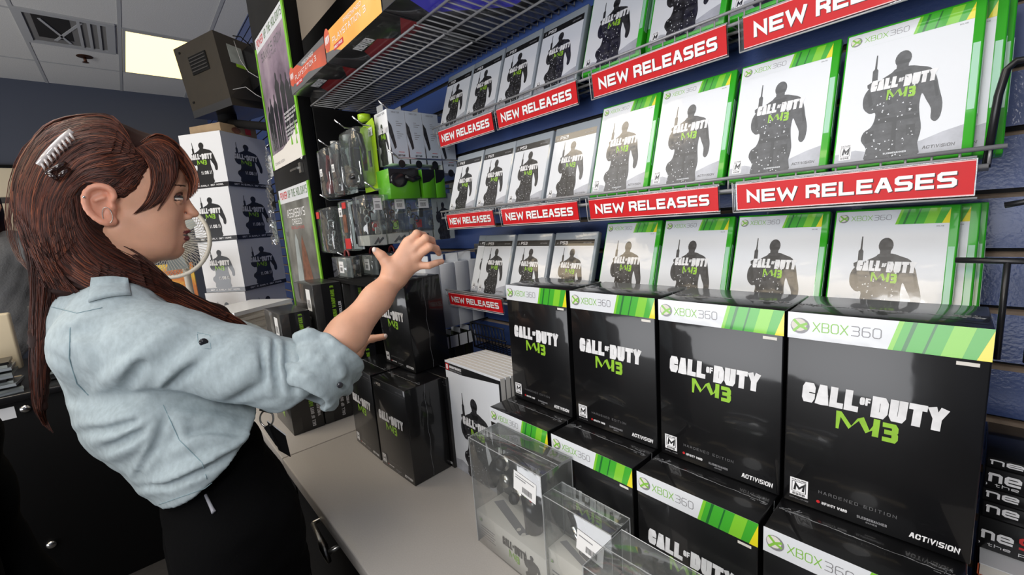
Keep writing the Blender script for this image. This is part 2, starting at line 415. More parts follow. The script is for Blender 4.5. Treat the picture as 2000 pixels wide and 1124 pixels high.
# recessed vent in the ceiling
t = thing('ceiling_vent', 'grey recessed air vent with crossing blades in the tiled ceiling', 'vent', (-5.13, -0.785, CEIL))
f = MB()
for lo, hi in (((-.36, -.29, -.012), (.36, -.235, .004)), ((-.36, .235, -.012), (.36, .29, .004)), ((-.36, -.235, -.012), (-.30, .235, .004)), ((.30, -.235, -.012), (.36, .235, .004))): f.box(lo, hi, 'grid_metal')
f.build('frame', t)
f = MB()
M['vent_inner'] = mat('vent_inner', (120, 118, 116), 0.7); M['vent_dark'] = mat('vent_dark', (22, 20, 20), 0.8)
f.add([(-.30, -.235, -.002), (.30, -.235, -.002), (.30, .235, -.002), (-.30, .235, -.002)], [(3, 2, 1, 0)], 'vent_inner')
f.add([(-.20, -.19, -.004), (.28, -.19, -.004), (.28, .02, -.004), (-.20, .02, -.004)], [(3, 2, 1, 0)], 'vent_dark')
f.build('backing', t)
for y in (.06, .12, .18): MB().box((-.3, y, -.012), (.3, y + .02, -.005), 'grid_metal').build('blade', t)
f = MB(); f.box((-.25, -.02, -.010), (.28, .0, -.005), 'grid_metal', T=Matrix.Rotation(.35, 4, 'Z')); f.build('blade', t)
f = MB(); f.box((-.25, -.09, -.010), (.25, -.07, -.005), 'grid_metal', T=Matrix.Rotation(-.3, 4, 'Z')); f.build('blade', t)
p = on(165, 110, 2, CEIL)
t = thing('sprinkler_head', 'small bronze fire sprinkler hanging under the ceiling tile', 'sprinkler', p)
M['bronze'] = mat('bronze', (90, 60, 45), 0.4, metal=0.8)
MB().ell((0, 0, -.004), (.06, .06, .006), 'bronze').build('plate', t)
MB().tube([(0, 0, -.005), (0, 0, -.05)], .012, 'bronze').ell((0, 0, -.055), (.025, .025, .004), 'bronze').build('nozzle', t)

# ------------------------------------------------------------------ counters
def worktop(x0, x1, label):
    mb = MB(); mb.bbox((x0, -0.475, 0.885), (x1, 0.158, 0.92), 'counter', 0.003)
    return tag(mb.build('worktop'), label, 'counter')
worktop(-1.188, 0.95, 'light grey laminate worktop under the boxed games, near the camera')
worktop(-3.4, -1.192, 'light grey laminate worktop beyond the seam, under the controller boxes')
for k, (x0, x1) in enumerate(((-1.188, -0.45), (-0.448, 0.95))):
    t = thing('base_cabinet', ('black base cabinet with a chrome handle beside the woman in the blue shirt', 'black base cabinet below the worktop at the right, mostly out of view')[k], 'cabinet', ((x0 + x1) / 2, -0.16, 0))
    wd = (x1 - x0) / 2
    MB().box((-wd, -.27, 0.0), (wd, .31, .884), 'black_lam').build('carcass', t)
    d = MB().bbox((-wd + .004, -.29, .1), (wd - .004, -.271, .872), 'black_lam', 0.002).build('door', t)
    if k == 0:
        h = MB()
        o = Vector(t.location)
        P = [Vector(q) - o for q in ((-.905, -.484, .862), (-.850, -.487, .857), (-.812, -.490, .853), (-.803, -.490, .842), (-.800, -.486, .820))]
        h.tube(P, [.0055, .0065, .010, .008, .005], 'steel', 12)
        h.tube([P[0] + Vector((0, .05, 0)), P[0]], .006, 'steel'); h.tube([P[3] + Vector((0, .056, 0)), P[3]], .007, 'steel')
        h.build('handle', d)
t = thing('base_cabinet', 'black base cabinet under the far worktop, hidden behind the woman', 'cabinet', (-2.3, -0.16, 0))
MB().box((-1.1, -.29, 0), (1.1, .31, .884), 'black_lam').build('carcass', t)

# ------------------------------------------------------------------ printed designs
FIG = [(.30, .0), (.285, .10), (.235, .17), (.25, .23), (.30, .26), (.325, .31), (.325, .37), (.28, .37), (.225, .42), (.215, .50), (.25, .565), (.33, .615), (.42, .655),
       (.455, .68), (.56, .68), (.63, .66), (.71, .63), (.755, .56), (.785, .46), (.815, .36), (.81, .27), (.78, .235), (.745, .26), (.74, .33),
       (.70, .40), (.665, .455), (.655, .38), (.665, .30), (.685, .20), (.67, .10), (.66, .0)]
GUN = [(.262, .50), (.335, .50), (.33, .555), (.365, .585), (.355, .61), (.315, .61), (.312, .70), (.300, .715), (.296, .82), (.286, .82), (.282, .715), (.268, .70), (.27, .615), (.235, .60), (.24, .575), (.265, .56)]
rs = random.Random(3)
FLK = [(rs.uniform(.27, .64), rs.uniform(0.01, .36) if i % 3 else rs.uniform(.36, .6), rs.uniform(.004, .011), rs.uniform(0, 6)) for i in range(70)]
def soft(q):
    out = []; n = len(q)
    for i in range(n):
        p0, p1, p2, p3 = (q[(i + j) % n] for j in (-1, 0, 1, 2))
        for f_ in (0, .33, .66): out.append(tuple(.5 * (2 * b + (-a + c) * f_ + (2 * a - 5 * b + 4 * c - d) * f_ ** 2 + (-a + 3 * b - 3 * c + d) * f_ ** 3) for a, b, c, d in zip(p0, p1, p2, p3)))
    return [(u, max(0, v)) for u, v in out]
def figure(a, x0, y0, w_, h_, ink='ink_figure', flakes=True, z=2):
    """a plain dark standing figure holding an upright rifle"""
    P = lambda q: [(x0 + u * w_, y0 + v * h_) for u, v in q]
    a.poly(P(soft(FIG)), ink, z); a.poly(P(GUN), ink, z)
    d_ = 'ink_black'
    if flakes:
        for q in ([(.44, .655), (.57, .655), (.545, .61), (.47, .61)], [(.36, .60), (.39, .615), (.45, .42), (.42, .41)], [(.63, .62), (.66, .60), (.60, .42), (.57, .43)], [(.33, .315), (.66, .315), (.662, .285), (.325, .28)],
                  [(.345, .37), (.43, .38), (.43, .33), (.34, .325)], [(.56, .385), (.64, .38), (.645, .33), (.56, .335)], [(.26, .22), (.33, .235), (.335, .15), (.27, .14)], [(.575, .24), (.64, .24), (.645, .16), (.58, .165)],
                  [(.45, .735), (.55, .735), (.545, .71), (.455, .71)], [(.735, .53), (.76, .52), (.785, .42), (.765, .41)], [(.245, .52), (.27, .535), (.30, .44), (.27, .42)], [(.47, .28), (.50, .28), (.52, .0), (.47, .0)]): a.poly(P(q), d_, z + 1)
    a.disc(x0 + .50 * w_, y0 + .745 * h_, .062 * w_, .062 * h_, ink, z); a.rect(x0 + .455 * w_, y0 + .66 * h_, x0 + .545 * w_, y0 + .72 * h_, ink, z)
    if flakes:
        for u, v, r, t_ in FLK:
            a.poly([(x0 + (u + r * math.cos(t_ + k * 2.1)) * w_, y0 + (v + .8 * r * math.sin(t_ + k * 2.1)) * h_) for k in range(3)], 'cover_white', z + 2)
def title(a, x0, y0, w_, h_, white='logo_white', z=4, shear=0.06):
    """the two-line title, in a w_ x h_ field: heavy white capitals over green letters"""
    u = w_
    a.text('CALL', x0, y0 + .50 * h_, .435 * u, .50 * h_, white, z, .27, .07, shear)
    a.text('OF', x0 + .445 * u, y0 + .70 * h_, .075 * u, .18 * h_, white, z, .24, .1, shear)
    a.text('DUTY', x0 + .525 * u, y0 + .46 * h_, .475 * u, .50 * h_, white, z, .27, .07, shear)
    gx, gy, gw, gh = x0 + .28 * u, y0, .44 * u, .44 * h_
    a.poly([(gx, gy), (gx + .05 * gw, gy), (gx + .09 * gw, gy + gh), (gx, gy + gh)], 'logo_green', z)
    for q in (((.0, 1), (.09, 1), (.27, .3), (.22, .12)), ((.22, .12), (.36, .8), (.46, .95), (.27, .3)), ((.36, .8), (.46, .95), (.56, .3), (.50, .10)),
              ((.50, .10), (.56, .3), (.66, .85), (.70, .55)), ((.60, .02), (.70, .02), (.72, .98), (.62, .98))):
        a.poly([(gx + p_ * gw, gy + r_ * gh) for p_, r_ in q], 'logo_green', z)
    a.text('3', gx + .76 * gw, gy - .04 * h_, .24 * gw, gh, 'logo_green', z, .24)
def rating(a, x0, y0, w_, h_, paper='ink_white', ink='ink_black', z=3):
    a.rect(x0, y0, x0 + w_, y0 + h_, paper, z); a.rect(x0 + .1 * w_, y0 + .22 * h_, x0 + .9 * w_, y0 + .82 * h_, ink, z + 1)
    a.rect(x0 + .14 * w_, y0 + .245 * h_, x0 + .86 * w_, y0 + .795 * h_, paper, z + 2)
    a.text('M', x0 + .2 * w_, y0 + .32 * h_, .6 * w_, .42 * h_, ink, z + 3, .26, shear=0.12)
    a.text('MATURE', x0 + .1 * w_, y0 + .86 * h_, .8 * w_, .09 * h_, ink, z + 3, .2)
    a.text('ESRB', x0 + .16 * w_, y0 + .05 * h_, .68 * w_, .12 * h_, ink, z + 3, .22)
def ball(a, x, y, r, z=3):
    a.disc(x, y, r, r, 'ink_grey', z); a.disc(x - r * .12, y + r * .1, r * .8, r * .8, 'paper', z + 1)
    for s_ in (1, -1):
        for q in stroke([(x - .6 * r, y + s_ * .65 * r), (x, y), (x + .62 * r, y - s_ * .3 * r)], r * .3): a.poly(q, 'thin_green', z + 2)
def header360(a, w_, y0, h_, z=2, dull=False):
    """white band with the console name, green stripes at its right"""
    a.rect(0, y0, w_, y0 + h_, 'cover_white', z)
    s_ = .25 * h_
    a.poly([(.60 * w_ - s_, y0), (w_, y0), (w_, y0 + h_), (.60 * w_, y0 + h_)], 'green_band', z + 1)
    for u0, u1, m in ((.60, .625, 'green_light'), (.665, .685, 'green_dark'), (.76, .772, 'green_dark'), (.84, .87, 'green_light'), (.87, .93, 'green_light')):
        a.poly([(u0 * w_ - s_, y0), (u1 * w_ - s_, y0), (u1 * w_, y0 + h_), (u0 * w_, y0 + h_)], m, z + 2)
    a.poly([(.94 * w_, y0), (w_, y0), (w_, y0 + h_ * .95)], 'yellow_band', z + 3)
    ball(a, .075 * w_, y0 + .5 * h_, .30 * h_, z + 2)
    a.text('XBOX', .15 * w_, y0 + .32 * h_, .20 * w_, .36 * h_, 'thin_green', z + 2, .09, .16)
    a.text('360', .365 * w_, y0 + .32 * h_, .155 * w_, .36 * h_, 'ink_grey', z + 2, .08, .2)
def makers(a, w_, y, h_, ink='ink_white'):
    a.text('ACTIVISION', .72 * w_, y, .23 * w_, h_, ink, 4, .2, .12, .1)
def cover_back(a, w_, h_):
    a.rect(0, 0, w_, h_, 'cover_white', 1)
    a.poly([(0, 0), (w_, 0), (w_, .20 * h_), (.86 * w_, .17 * h_), (.70 * w_, .12 * h_), (.3 * w_, .08 * h_), (.18 * w_, .11 * h_), (0, .09 * h_)], 'cover_snow', 2)
def cover360(w_, h_):
    a = Art(); cover_back(a, w_, h_ * .885)
    header360(a, w_, h_ * .885, h_ * .115)
    figure(a, -.03 * w_, 0.0, w_ * 1.06, h_ * .97, z=4)
    title(a, .25 * w_, .44 * h_, .52 * w_, .165 * h_, z=7)
    rating(a, .04 * w_, .035 * h_, .105 * w_, .115 * h_)
    makers(a, w_, .045 * h_, .022 * h_, 'ink_dim')
    a.text('SLEDGEHAMMER', .42 * w_, .04 * h_, .18 * w_, .012 * h_, 'cover_white', 8, .2)
    a.text('ONLINE', .90 * w_, .86 * h_, .06 * w_, .009 * h_, 'ink_grey', 3, .2)
    return a
def cover_ps(w_, h_):
    a = Art(); cover_back(a, w_, h_ * .90)
    a.rect(0, .90 * h_, w_, h_, 'ink_black', 2)
    a.text('PS3', .14 * w_, .925 * h_, .20 * w_, .05 * h_, 'ink_white', 4, .17, .15)
    a.poly([(.05 * w_, .93 * h_), (.10 * w_, .93 * h_), (.075 * w_, .97 * h_)], 'ink_grey', 4)
    a.text('NETWORK', .74 * w_, .935 * h_, .2 * w_, .022 * h_, 'ink_grey', 4, .2)
    figure(a, -.03 * w_, 0.0, w_ * 1.06, h_ * 1.06, z=4)
    title(a, .25 * w_, .46 * h_, .52 * w_, .175 * h_, z=7)
    rating(a, .04 * w_, .035 * h_, .105 * w_, .12 * h_)
    makers(a, w_, .045 * h_, .022 * h_, 'ink_dim')
    return a

# ------------------------------------------------------------------ game cases
XW, XH, XD = 0.131, 0.19, 0.0145
def green_case(label, group):
    t = thing('game_case', label, 'game case', group=group)
    mb = MB().bbox((0, 0, 0), (XW, XD, XH), 'case_green', 0.0018)
    e = Art()                                            # the pale see-through stretch of the opening edge
    e.rect(XW - .0085, .055, XW - .0025, .135, 'case_pale', 1)
    e.put(mb, (0, 0, 0), (1, 0, 0), (0, 0, 1), 0.0002)
    mb.box((XW, .003, .05), (XW + .0004, .0115, .14), 'case_pale')
    mb.build('case', t)
    c = MB(); cover360(.1195, .1805).put(c, (.0022, 0, .0062), (1, 0, 0), (0, 0, 1), 0.00005)
    c.build('cover', t)
    return t
PW, PH = 0.127, 0.172
def clear_case(label, group):
    t = thing('game_case', label, 'game case', group=group)
    MB().bbox((0, 0, 0), (PW, .0145, PH), 'case_clear', 0.002).build('case', t)
    c = MB(); cover_ps(.1175, .150).put(c, (.0025, 0, .004), (1, 0, 0), (0, 0, 1), 0.00005)
    c.build('cover', t)
    return t
M['case_pale'] = mat('case_pale', (150, 200, 170), 0.3, coat=0.4)
ROWS = {'top': (0.0543, 1.8552, 0.33), 'middle': (0.0, 1.60, 0.3187), 'bottom': (0.0106, 1.3644, 0.3222)}
XE = {'top': ([-.4367, -.2831, -.1382, .004], [-.9909, -.8565, -.7193, -.5818], 1.06, 1.045),
      'middle': ([-.3861, -.2536, -.118, .0169], [-.9029, -.7722, -.6455, -.5129], 0.985, 0.985),
      'bottom': ([-.3945, -.2593, -.1245, .0105], [-.8152, -.6785, -.5416], 0.985, 1.0)}
ORD = ['leftmost', 'second from left', 'third from left', 'fourth from left']
g0 = p0 = None
for row in ('top', 'middle', 'bottom'):
    y, z, tilt = ROWS[row]; gx, px, sg, sp = XE[row]
    grp = 'game cases face out on the %s shelf' % row
    for k, x in enumerate(px):
        lab = 'clear-edged game case with a black console strip, %s on the %s shelf' % (ORD[k], row)
        if p0 is None: o = p0 = clear_case(lab, grp)
        else: o = dup(p0, (0, 0, 0), label=lab, group=grp)
        o.location = (x + .001, y, z); o.rotation_euler = (-tilt, 0, 0); o.scale = (sp, 1, 1)
    for k, x in enumerate(gx):
        lab = 'white-covered green game case, %s of the green ones on the %s shelf' % (ORD[k], row)
        if g0 is None: o = g0 = green_case(lab, grp)
        else: o = dup(g0, (0, 0, 0), label=lab, group=grp)
        o.location = (x + .001, y, z); o.rotation_euler = (-tilt, 0, 0); o.scale = (sg, 1, 1)
# cases standing behind the front ones, where they show
for row, kk, n in (('middle', 3, 2), ('bottom', 3, 2), ('top', 0, 2), ('top', 1, 2), ('top', 2, 2)):
    y, z, tilt = ROWS[row]; gx, px, sg, sp = XE[row]
    for j in range(1, n + 1):
        lab = 'green game case %s behind the %s green-edged one on the %s shelf' % (('directly', 'second')[j - 1], ORD[kk], row)
        o = dup(g0, (gx[kk] + .006 * j + (.012 if (row != 'top') else 0), y + .0175 * j / math.cos(tilt), z + (-.02 if j == 2 and row != 'top' else 0) * 0), (-tilt, 0, 0), lab, 'game cases behind the front row of the %s shelf' % row)
        o.scale = (sg, 1, 1)
y, z, tilt = ROWS['bottom']
o = dup(p0, (-.8152 - .052, y + .017, z), (-tilt, 0, 0), 'clear-edged game case peeking out behind the leftmost one on the bottom shelf', 'game cases behind the front row of the bottom shelf')

# ------------------------------------------------------------------ wire shelves and their red signs
def wire_shelf(label, x0, x1, yf, yb, z, mat_, pitch=0.022, lip=True, bend=False, group='wire shelves'):
    t = thing('wire_shelf', label, 'shelf', ((x0 + x1) / 2, yb, z), group=group)
    o = Vector(t.location); mb = MB(); n = int((x1 - x0) / pitch)
    for i in range(n + 1):
        x = x0 + (x1 - x0) * i / n
        P = [(x, yf, z + (.016 if lip else 0)), (x, yf, z), (x, yb, z)]
        if not lip: P = P[1:]
        if bend: P = [(x, yf, z), (x, yb, z), (x, yb + .002, z + .012)]
        mb.tube([Vector(p_) - o for p_ in P], .0019 if bend else .0014, mat_, 6)
    mb.build('deck_wires', t)
    mb = MB()
    for yy in ([yf, yf + (yb - yf) * .33, yf + (yb - yf) * .67]): mb.tube([Vector((x0, yy, z - .003)) - o, Vector((x1, yy, z - .003)) - o], .0028, mat_, 8)
    mb.build('long_rods', t)
    if lip:
        MB().tube([Vector((x0, yf - .002, z + .016)) - o, Vector((x1 + .012, yf - .002, z + .016)) - o], .0026, mat_, 8).build('front_rail', t)
    return t
SH = {}
SH['top'] = wire_shelf('grey wire shelf holding the top row of games, under the overhead rack', -1.0, .16, .040, .150, 1.845, 'wire_grey')
SH['middle'] = wire_shelf('grey wire shelf holding the middle row of games', -.915, .16, -.014, .150, 1.589, 'wire_grey')
SH['bottom'] = wire_shelf('dark wire shelf holding the bottom row of games above the stacked black boxes', -.945, .16, -.004, .150, 1.353, 'wire_grey')
for row, pts, extra in (('middle', [(.158, .005, 1.585), (.162, .004, 1.66), (.166, .004, 1.685), (.172, .006, 1.692), (.19, .01, 1.692), (.197, .012, 1.683), (.197, .012, 1.56), (.19, .013, 1.545), (.175, .015, 1.542)], None),
                        ('bottom', [(.140, .03, 1.478), (.196, .03, 1.478), (.205, .03, 1.468), (.205, .03, 1.36)], [(.182, .03, 1.478), (.182, .03, 1.36)])):
    o = Vector(SH[row].location)
    mb = MB().tube([Vector(p_) - o for p_ in pts], .0036, 'wire_black', 8)
    if extra: mb.tube([Vector(p_) - o for p_ in extra], .003, 'wire_black', 8)
    mb.build('end_frame', SH[row])
# overhead rack: two lengths meeting at a seam
RZ = 2.05
wire_shelf('long grey overhead wire rack carrying the console cartons, left length', -1.58, -.80, -.115, .150, RZ, 'wire_grey', .024, False, True, 'overhead wire racks')
wire_shelf('grey overhead wire rack, right length running out of the top of the frame', -.785, .3, -.115, .150, RZ, 'wire_grey', .024, False, True, 'overhead wire racks')
def sign(x0, x1, y, z1, h_, label, lean=.12, yaw=0.0):
    t = thing('shelf_sign', label, 'sign', (x0, y, z1), (lean, 0, yaw), 'red shelf signs')
    L_ = x1 - x0
    m_ = MB().box((0, 0, -h_), (L_, .0012, 0), 'sign_red'); a = Art()
    a.rect(0, 0, L_, .0012, 'sign_edge', 1); a.rect(0, h_ - .0012, L_, h_, 'sign_edge', 1)
    n1 = .285 * L_
    for tx, xx, ww in (('NEW', .055 * L_, .265 * L_), ('RELEASES', .36 * L_, .585 * L_)):
        a.text(tx, xx, h_ * .27, ww, h_ * .46, 'sign_white', 3, .225, .14, shadow=('sign_shadow', .0009))
    a.put(m_, (0, 0, -h_), (1, 0, 0), (0, 0, 1), 0.00012)
    m_.build('card', t)
    hd = MB().box((-.006, .0035, -h_ - .001), (L_ + .001, .0045, .001), 'clear')
    hd.tube([(-.006, -.001, -h_ - .003), (L_ + .003, -.001, -h_ - .003)], .0012, 'clear_edge', 6)
    hd.tube([(-.006, -.001, -h_ - .003), (-.006, -.001, .003)], .001, 'clear_edge', 6)
    hd.tube([(-.003, .006, .002), (L_, .006, .002)], .0015, 'clear_edge', 6)
    hd.build('holder', t)
    return t
M['clear_edge'] = mat('clear_edge', (170, 172, 174), 0.25, coat=0.5)
M['sign_edge'] = mat('sign_edge', (232, 190, 190), 0.5)
M['sign_white'] = mat('sign_white', (238, 238, 238), 0.45)
for k, (a_, b_) in enumerate(((-.957, -.706), (-.686, -.43), (-.388, -.13), (-.105, .15))):
    sign(a_, b_, .028, 1.842, .044, 'red NEW RELEASES sign on the front of the top shelf, ' + ORD[k])
for k, (a_, b_) in enumerate(((-.873, -.668), (-.634, -.398), (-.368, -.12), (-.092, .151))):
    sign(a_, b_, -.026, 1.594, .0385, 'red NEW RELEASES sign on the front of the middle shelf, ' + ORD[k])
sign(-.926, -.678, -.012, 1.362, .038, 'red NEW RELEASES sign on the bottom shelf above the strategy guides')

# ------------------------------------------------------------------ boxed editions
BW, BH, BD = .1695, .2545, .112
def box_art(kind):
    a = Art()
    if kind == '360':
        header360(a, BW, BH * .872, BH * .128, 1)
        a.rect(.86 * BW, BH * .845, .955 * BW, BH * .86, 'paper', 1)
    else:
        a.text('PS3', .13 * BW, BH * .935, .14 * BW, BH * .03, 'paper', 2, .17)
        a.poly([(.06 * BW, .935 * BH), (.10 * BW, .935 * BH), (.08 * BW, .96 * BH)], 'ink_grey', 2)
        a.rect(0, .917 * BH, BW, .919 * BH, 'ink_dim', 1)
        a.text('NETWORK', .72 * BW, BH * .94, .2 * BW, BH * .012, 'ink_grey', 2, .2)
    title(a, .10 * BW, BH * .46, .74 * BW, BH * .20)
    rating(a, .045 * BW, BH * .045, .115 * BW, BH * .095)
    a.text('HARDENED EDITION', .225 * BW, BH * .098, .43 * BW, BH * .016, 'ink_dim', 2, .14, .5)
    a.text('ONLINE', .045 * BW, BH * .027, .12 * BW, BH * .007, 'ink_grey', 2, .2)
    a.disc(.225 * BW, BH * .052, .011 * BW, .008 * BH, 'ink_red', 2); a.text('INFINITY WARD', .245 * BW, BH * .044, .15 * BW, BH * .014, 'ink_white', 3, .2)
    a.text('SLEDGEHAMMER', .45 * BW, BH * .040, .16 * BW, BH * .013, 'ink_grey', 2, .22); a.text('GAMES', .50 * BW, BH * .026, .06 * BW, BH * .008, 'ink_grey', 2, .2)
    makers(a, BW, BH * .035, BH * .026, 'ink_white')
    return a
def wrap_seam(mb, x0, x1, y, z, seed):
    r = random.Random(seed); P = []
    n = 26
    for i in range(n + 1): P.append(Vector((x0 + (x1 - x0) * i / n, y + r.uniform(-.0008, .0008), z)))
    mb.tube(P, [r.uniform(.0002, .0008) for _ in P], 'wrap_fold', 5)
    for c_x in (x0 + .012, x1 - .012):
        for j in range(9):
            a_ = r.uniform(0, 6.28); l = r.uniform(.003, .012); q = Vector((c_x + r.uniform(-.006, .006), y + r.uniform(-.006, .006), z))
            mb.tube([q, q + Vector((math.cos(a_) * l, math.sin(a_) * l * .5, .0006))], .0004, 'wrap_fold', 4)
def edition(kind, label, group, seed):
    t = thing('boxed_game', label, 'boxed game', group=group)
    mb = MB().bbox((0, 0, 0), (BW, BD, BH), 'box_black', .0016)
    box_art(kind).put(mb, (0, 0, 0), (1, 0, 0), (0, 0, 1), .00012)
    mb.build('carton', t)
    wb = MB(); wrap_seam(wb, .004, BW - .004, BD * .42, BH, seed)
    P = [Vector((BW, BD * .5 + .002 * math.sin(i * 1.7), BH * i / 12)) for i in range(13)]
    wb.tube(P, .0005, 'wrap_fold', 4); wb.build('wrap_seam', t)
    return t
x4 = [-.5228, -.3441, -.1676, .0061]; xl = [-.526, -.347, -.170, .005]
for k in range(4):
    lab = 'black boxed edition with green-striped header, %s of the upper four' % ORD[k]
    if k == 0: e0 = o = edition('360', lab, 'black boxed editions on the counter', 5)
    else: o = dup(e0, (0, 0, 0), label=lab)
    o.location = (x4[k], -.1255, 1.1755); o.rotation_euler = (0, 0, (0, .012, .006, .04)[k])
for k in range(4):
    lab = 'black boxed edition with green-striped header, %s in the lower row' % ORD[k]
    dup(e0, (xl[k], -.195, .9205), (0, 0, (0, -.004, -.004, .012)[k]), lab)
tag(MB().bbox((-.53, -.079, .9205), (.17, .035, 1.1745), 'black_lam', .002).build('riser_block'), 'long black riser block behind the lower row of boxed editions', 'riser')
lab = 'plain black boxed edition %s'
p1 = edition('ps', lab % 'standing on the counter nearest the strategy guides', 'plain black boxed editions', 8); p1.location = (-.928, -.281, .9205); p1.rotation_euler = (0, 0, .045)
dup(p1, (-1.112, -.279, .9205), (0, 0, 0.0), lab % 'left of its twin on the counter, half behind the sleeve')
dup(p1, (-.918, -.165, .9205), (0, 0, 0.03), lab % 'standing directly behind the one nearest the strategy guides')
PSU = dup(p1, (-1.012, -.196, 1.1757), (.03, 0, .02), lab % 'held upright by the woman on top of the stack')
# ------------------------------------------------------------------ poster tower beside the shelves
t = thing('display_tower', 'tall black display tower with framed posters beside the peg wall', 'display stand', (-1.85, 0.07, .92))
MB().bbox((-.235, -.175, 0), (.25, .25, 1.13), 'black_lam', .004).build('body', t)
MB().bbox((-.235, -.225, 0), (.25, -.176, 2.3), 'black_lam', .004).build('front_panel', t)
for z_, h_ in ((.855, .012), (.872, .03)):
    pass
l = MB(); l.box((.10, -.245, .905), (.19, -.226, .913), 'chrome'); l.box((.185, -.236, .890), (.212, -.226, .928), 'steel'); l.build('latch', t)
l = MB(); l.ell((.232, -.232, .94), (.006, .006, .006), 'chrome'); l.build('knob', t)
M['poster_side'] = mat('poster_side', (118, 190, 34), 0.4, coat=0.4)
def noise_print(name, c0, c1, c2, scale, rough=.4):
    m = bpy.data.materials.new(name); m.use_nodes = True; nt = m.node_tree; b = nt.nodes['Principled BSDF']; N = nt.nodes.new
    tc = N('ShaderNodeTexCoord'); n = N('ShaderNodeTexNoise'); n.inputs['Scale'].default_value = scale; n.inputs['Detail'].default_value = 4
    r = N('ShaderNodeValToRGB'); nt.links.new(tc.outputs['Object'], n.inputs['Vector']); nt.links.new(n.outputs['Fac'], r.inputs[0]); nt.links.new(r.outputs[0], b.inputs['Base Color'])
    e = r.color_ramp.elements; e[0].position = .35; e[0].color = srgb(*c0); e[1].position = .65; e[1].color = srgb(*c2); k = e.new(.5); k.color = srgb(*c1)
    b.inputs['Roughness'].default_value = rough; b.inputs['Coat Weight'].default_value = .3
    return m
M['photo_purple'] = noise_print('photo_purple', (96, 80, 96), (140, 122, 138), (168, 152, 162), 5)
M['photo_grey'] = noise_print('photo_grey', (60, 62, 60), (92, 94, 92), (128, 130, 126), 6)
M['pale_grey'] = mat('pale_grey', (150, 158, 158), .5, var=.2, vscale=20)
M['rust'] = mat('rust', (110, 70, 52), .5, var=.5, vscale=30)
M['text_green'] = mat('text_green', (70, 104, 60), .5)
def poster(label, x0, x1, z0, z1, draw):
    W_, H_ = x1 - x0, z1 - z0
    t = thing('poster', label, 'poster', (x0, -.1575, z0), group='framed posters on the tower')
    m_ = MB().box((0, 0, 0), (W_, .0015, H_), 'paper'); a = Art(); draw(a, W_, H_)
    a.put(m_, (0, 0, 0), (1, 0, 0), (0, 0, 1), .0002); m_.build('sheet', t)
    MB().box((-.008, -.004, 0), (.004, .0013, H_ * .93), 'poster_side').build('side_strip', t); MB().box((W_ - .012, -.004, 0), (W_ + .008, .0013, H_), 'poster_side').build('side_strip', t)
def band(a, W_, H_):
    a.rect(.0, .895 * H_, W_, H_, 'cover_white', 1)
    a.text('POWER', .05 * W_, .925 * H_, .24 * W_, .055 * H_, 'ink_red', 2, .16, .2); a.text('UP THE HOLIDAYS', .33 * W_, .925 * H_, .6 * W_, .055 * H_, 'text_green', 2, .13, .22)
def p_up(a, W_, H_):
    band(a, W_, H_); a.rect(0, .0, W_, .895 * H_, 'photo_purple', 1)
    a.text('SAINTS ROW', .14 * W_, .80 * H_, .72 * W_, .06 * H_, 'ink_dim', 2, .14, .25); a.text('THE THIRD', .36 * W_, .765 * H_, .28 * W_, .02 * H_, 'ink_dim', 2, .14, .25)
    for u, v, s_ in ((.12, .46, .9), (.22, .50, 1.), (.36, .50, 1.05), (.50, .62, 1.2), (.66, .58, 1.1), (.80, .56, 1.05), (.90, .50, .95)):
        x = u * W_; top = v * H_; w_ = .052 * W_ * s_
        a.disc(x, top, .020 * W_ * s_, .026 * H_ * s_, 'ink_black', 3, 12)
        a.poly([(x - w_ * .9, .14 * H_), (x - w_, top - .12 * H_), (x - w_ * 1.2, top - .06 * H_), (x - w_ * .4, top - .022 * H_), (x + w_ * .4, top - .022 * H_), (x + w_ * 1.2, top - .06 * H_), (x + w_, top - .12 * H_), (x + w_ * .9, .14 * H_), (x + w_ * .15, .14 * H_), (x, top - .25 * H_), (x - w_ * .15, .14 * H_)], 'ink_black', 3)
    for k in range(14): a.rect((.06 + .06 * k) * W_, .12 * H_, (.075 + .06 * k) * W_, (.22 + .06 * (k % 3)) * H_, 'ink_dim', 4)
    for k, (u, v, l_) in enumerate(((.60, .33, .36), (.60, .305, .34), (.60, .28, .28), (.58, .235, .36), (.58, .21, .40), (.58, .185, .36), (.62, .16, .26))): a.text('PRE ORDER NOW AND GET' if k < 3 else 'IN GAME BONUS ITEMS', u * W_, v * H_, l_ * W_, .014 * H_, 'ink_white', 5, .2)
    a.poly([(0, 0), (W_, 0), (W_, .24 * H_), (.75 * W_, .17 * H_), (.4 * W_, .12 * H_), (0, .115 * H_)], 'paper', 5)
    for u, v, s_ in ((.72, .11, 1.0), (.86, .10, .8), (.88, .16, 1.2)): a.poly([(u * W_ - .012 * s_, v * H_), (u * W_ + .012 * s_, v * H_), (u * W_, v * H_ + .045 * s_)], 'poster_side', 6)
    a.text('COMING SOON', .06 * W_, .03 * H_, .35 * W_, .02 * H_, 'ink_grey', 6, .15)
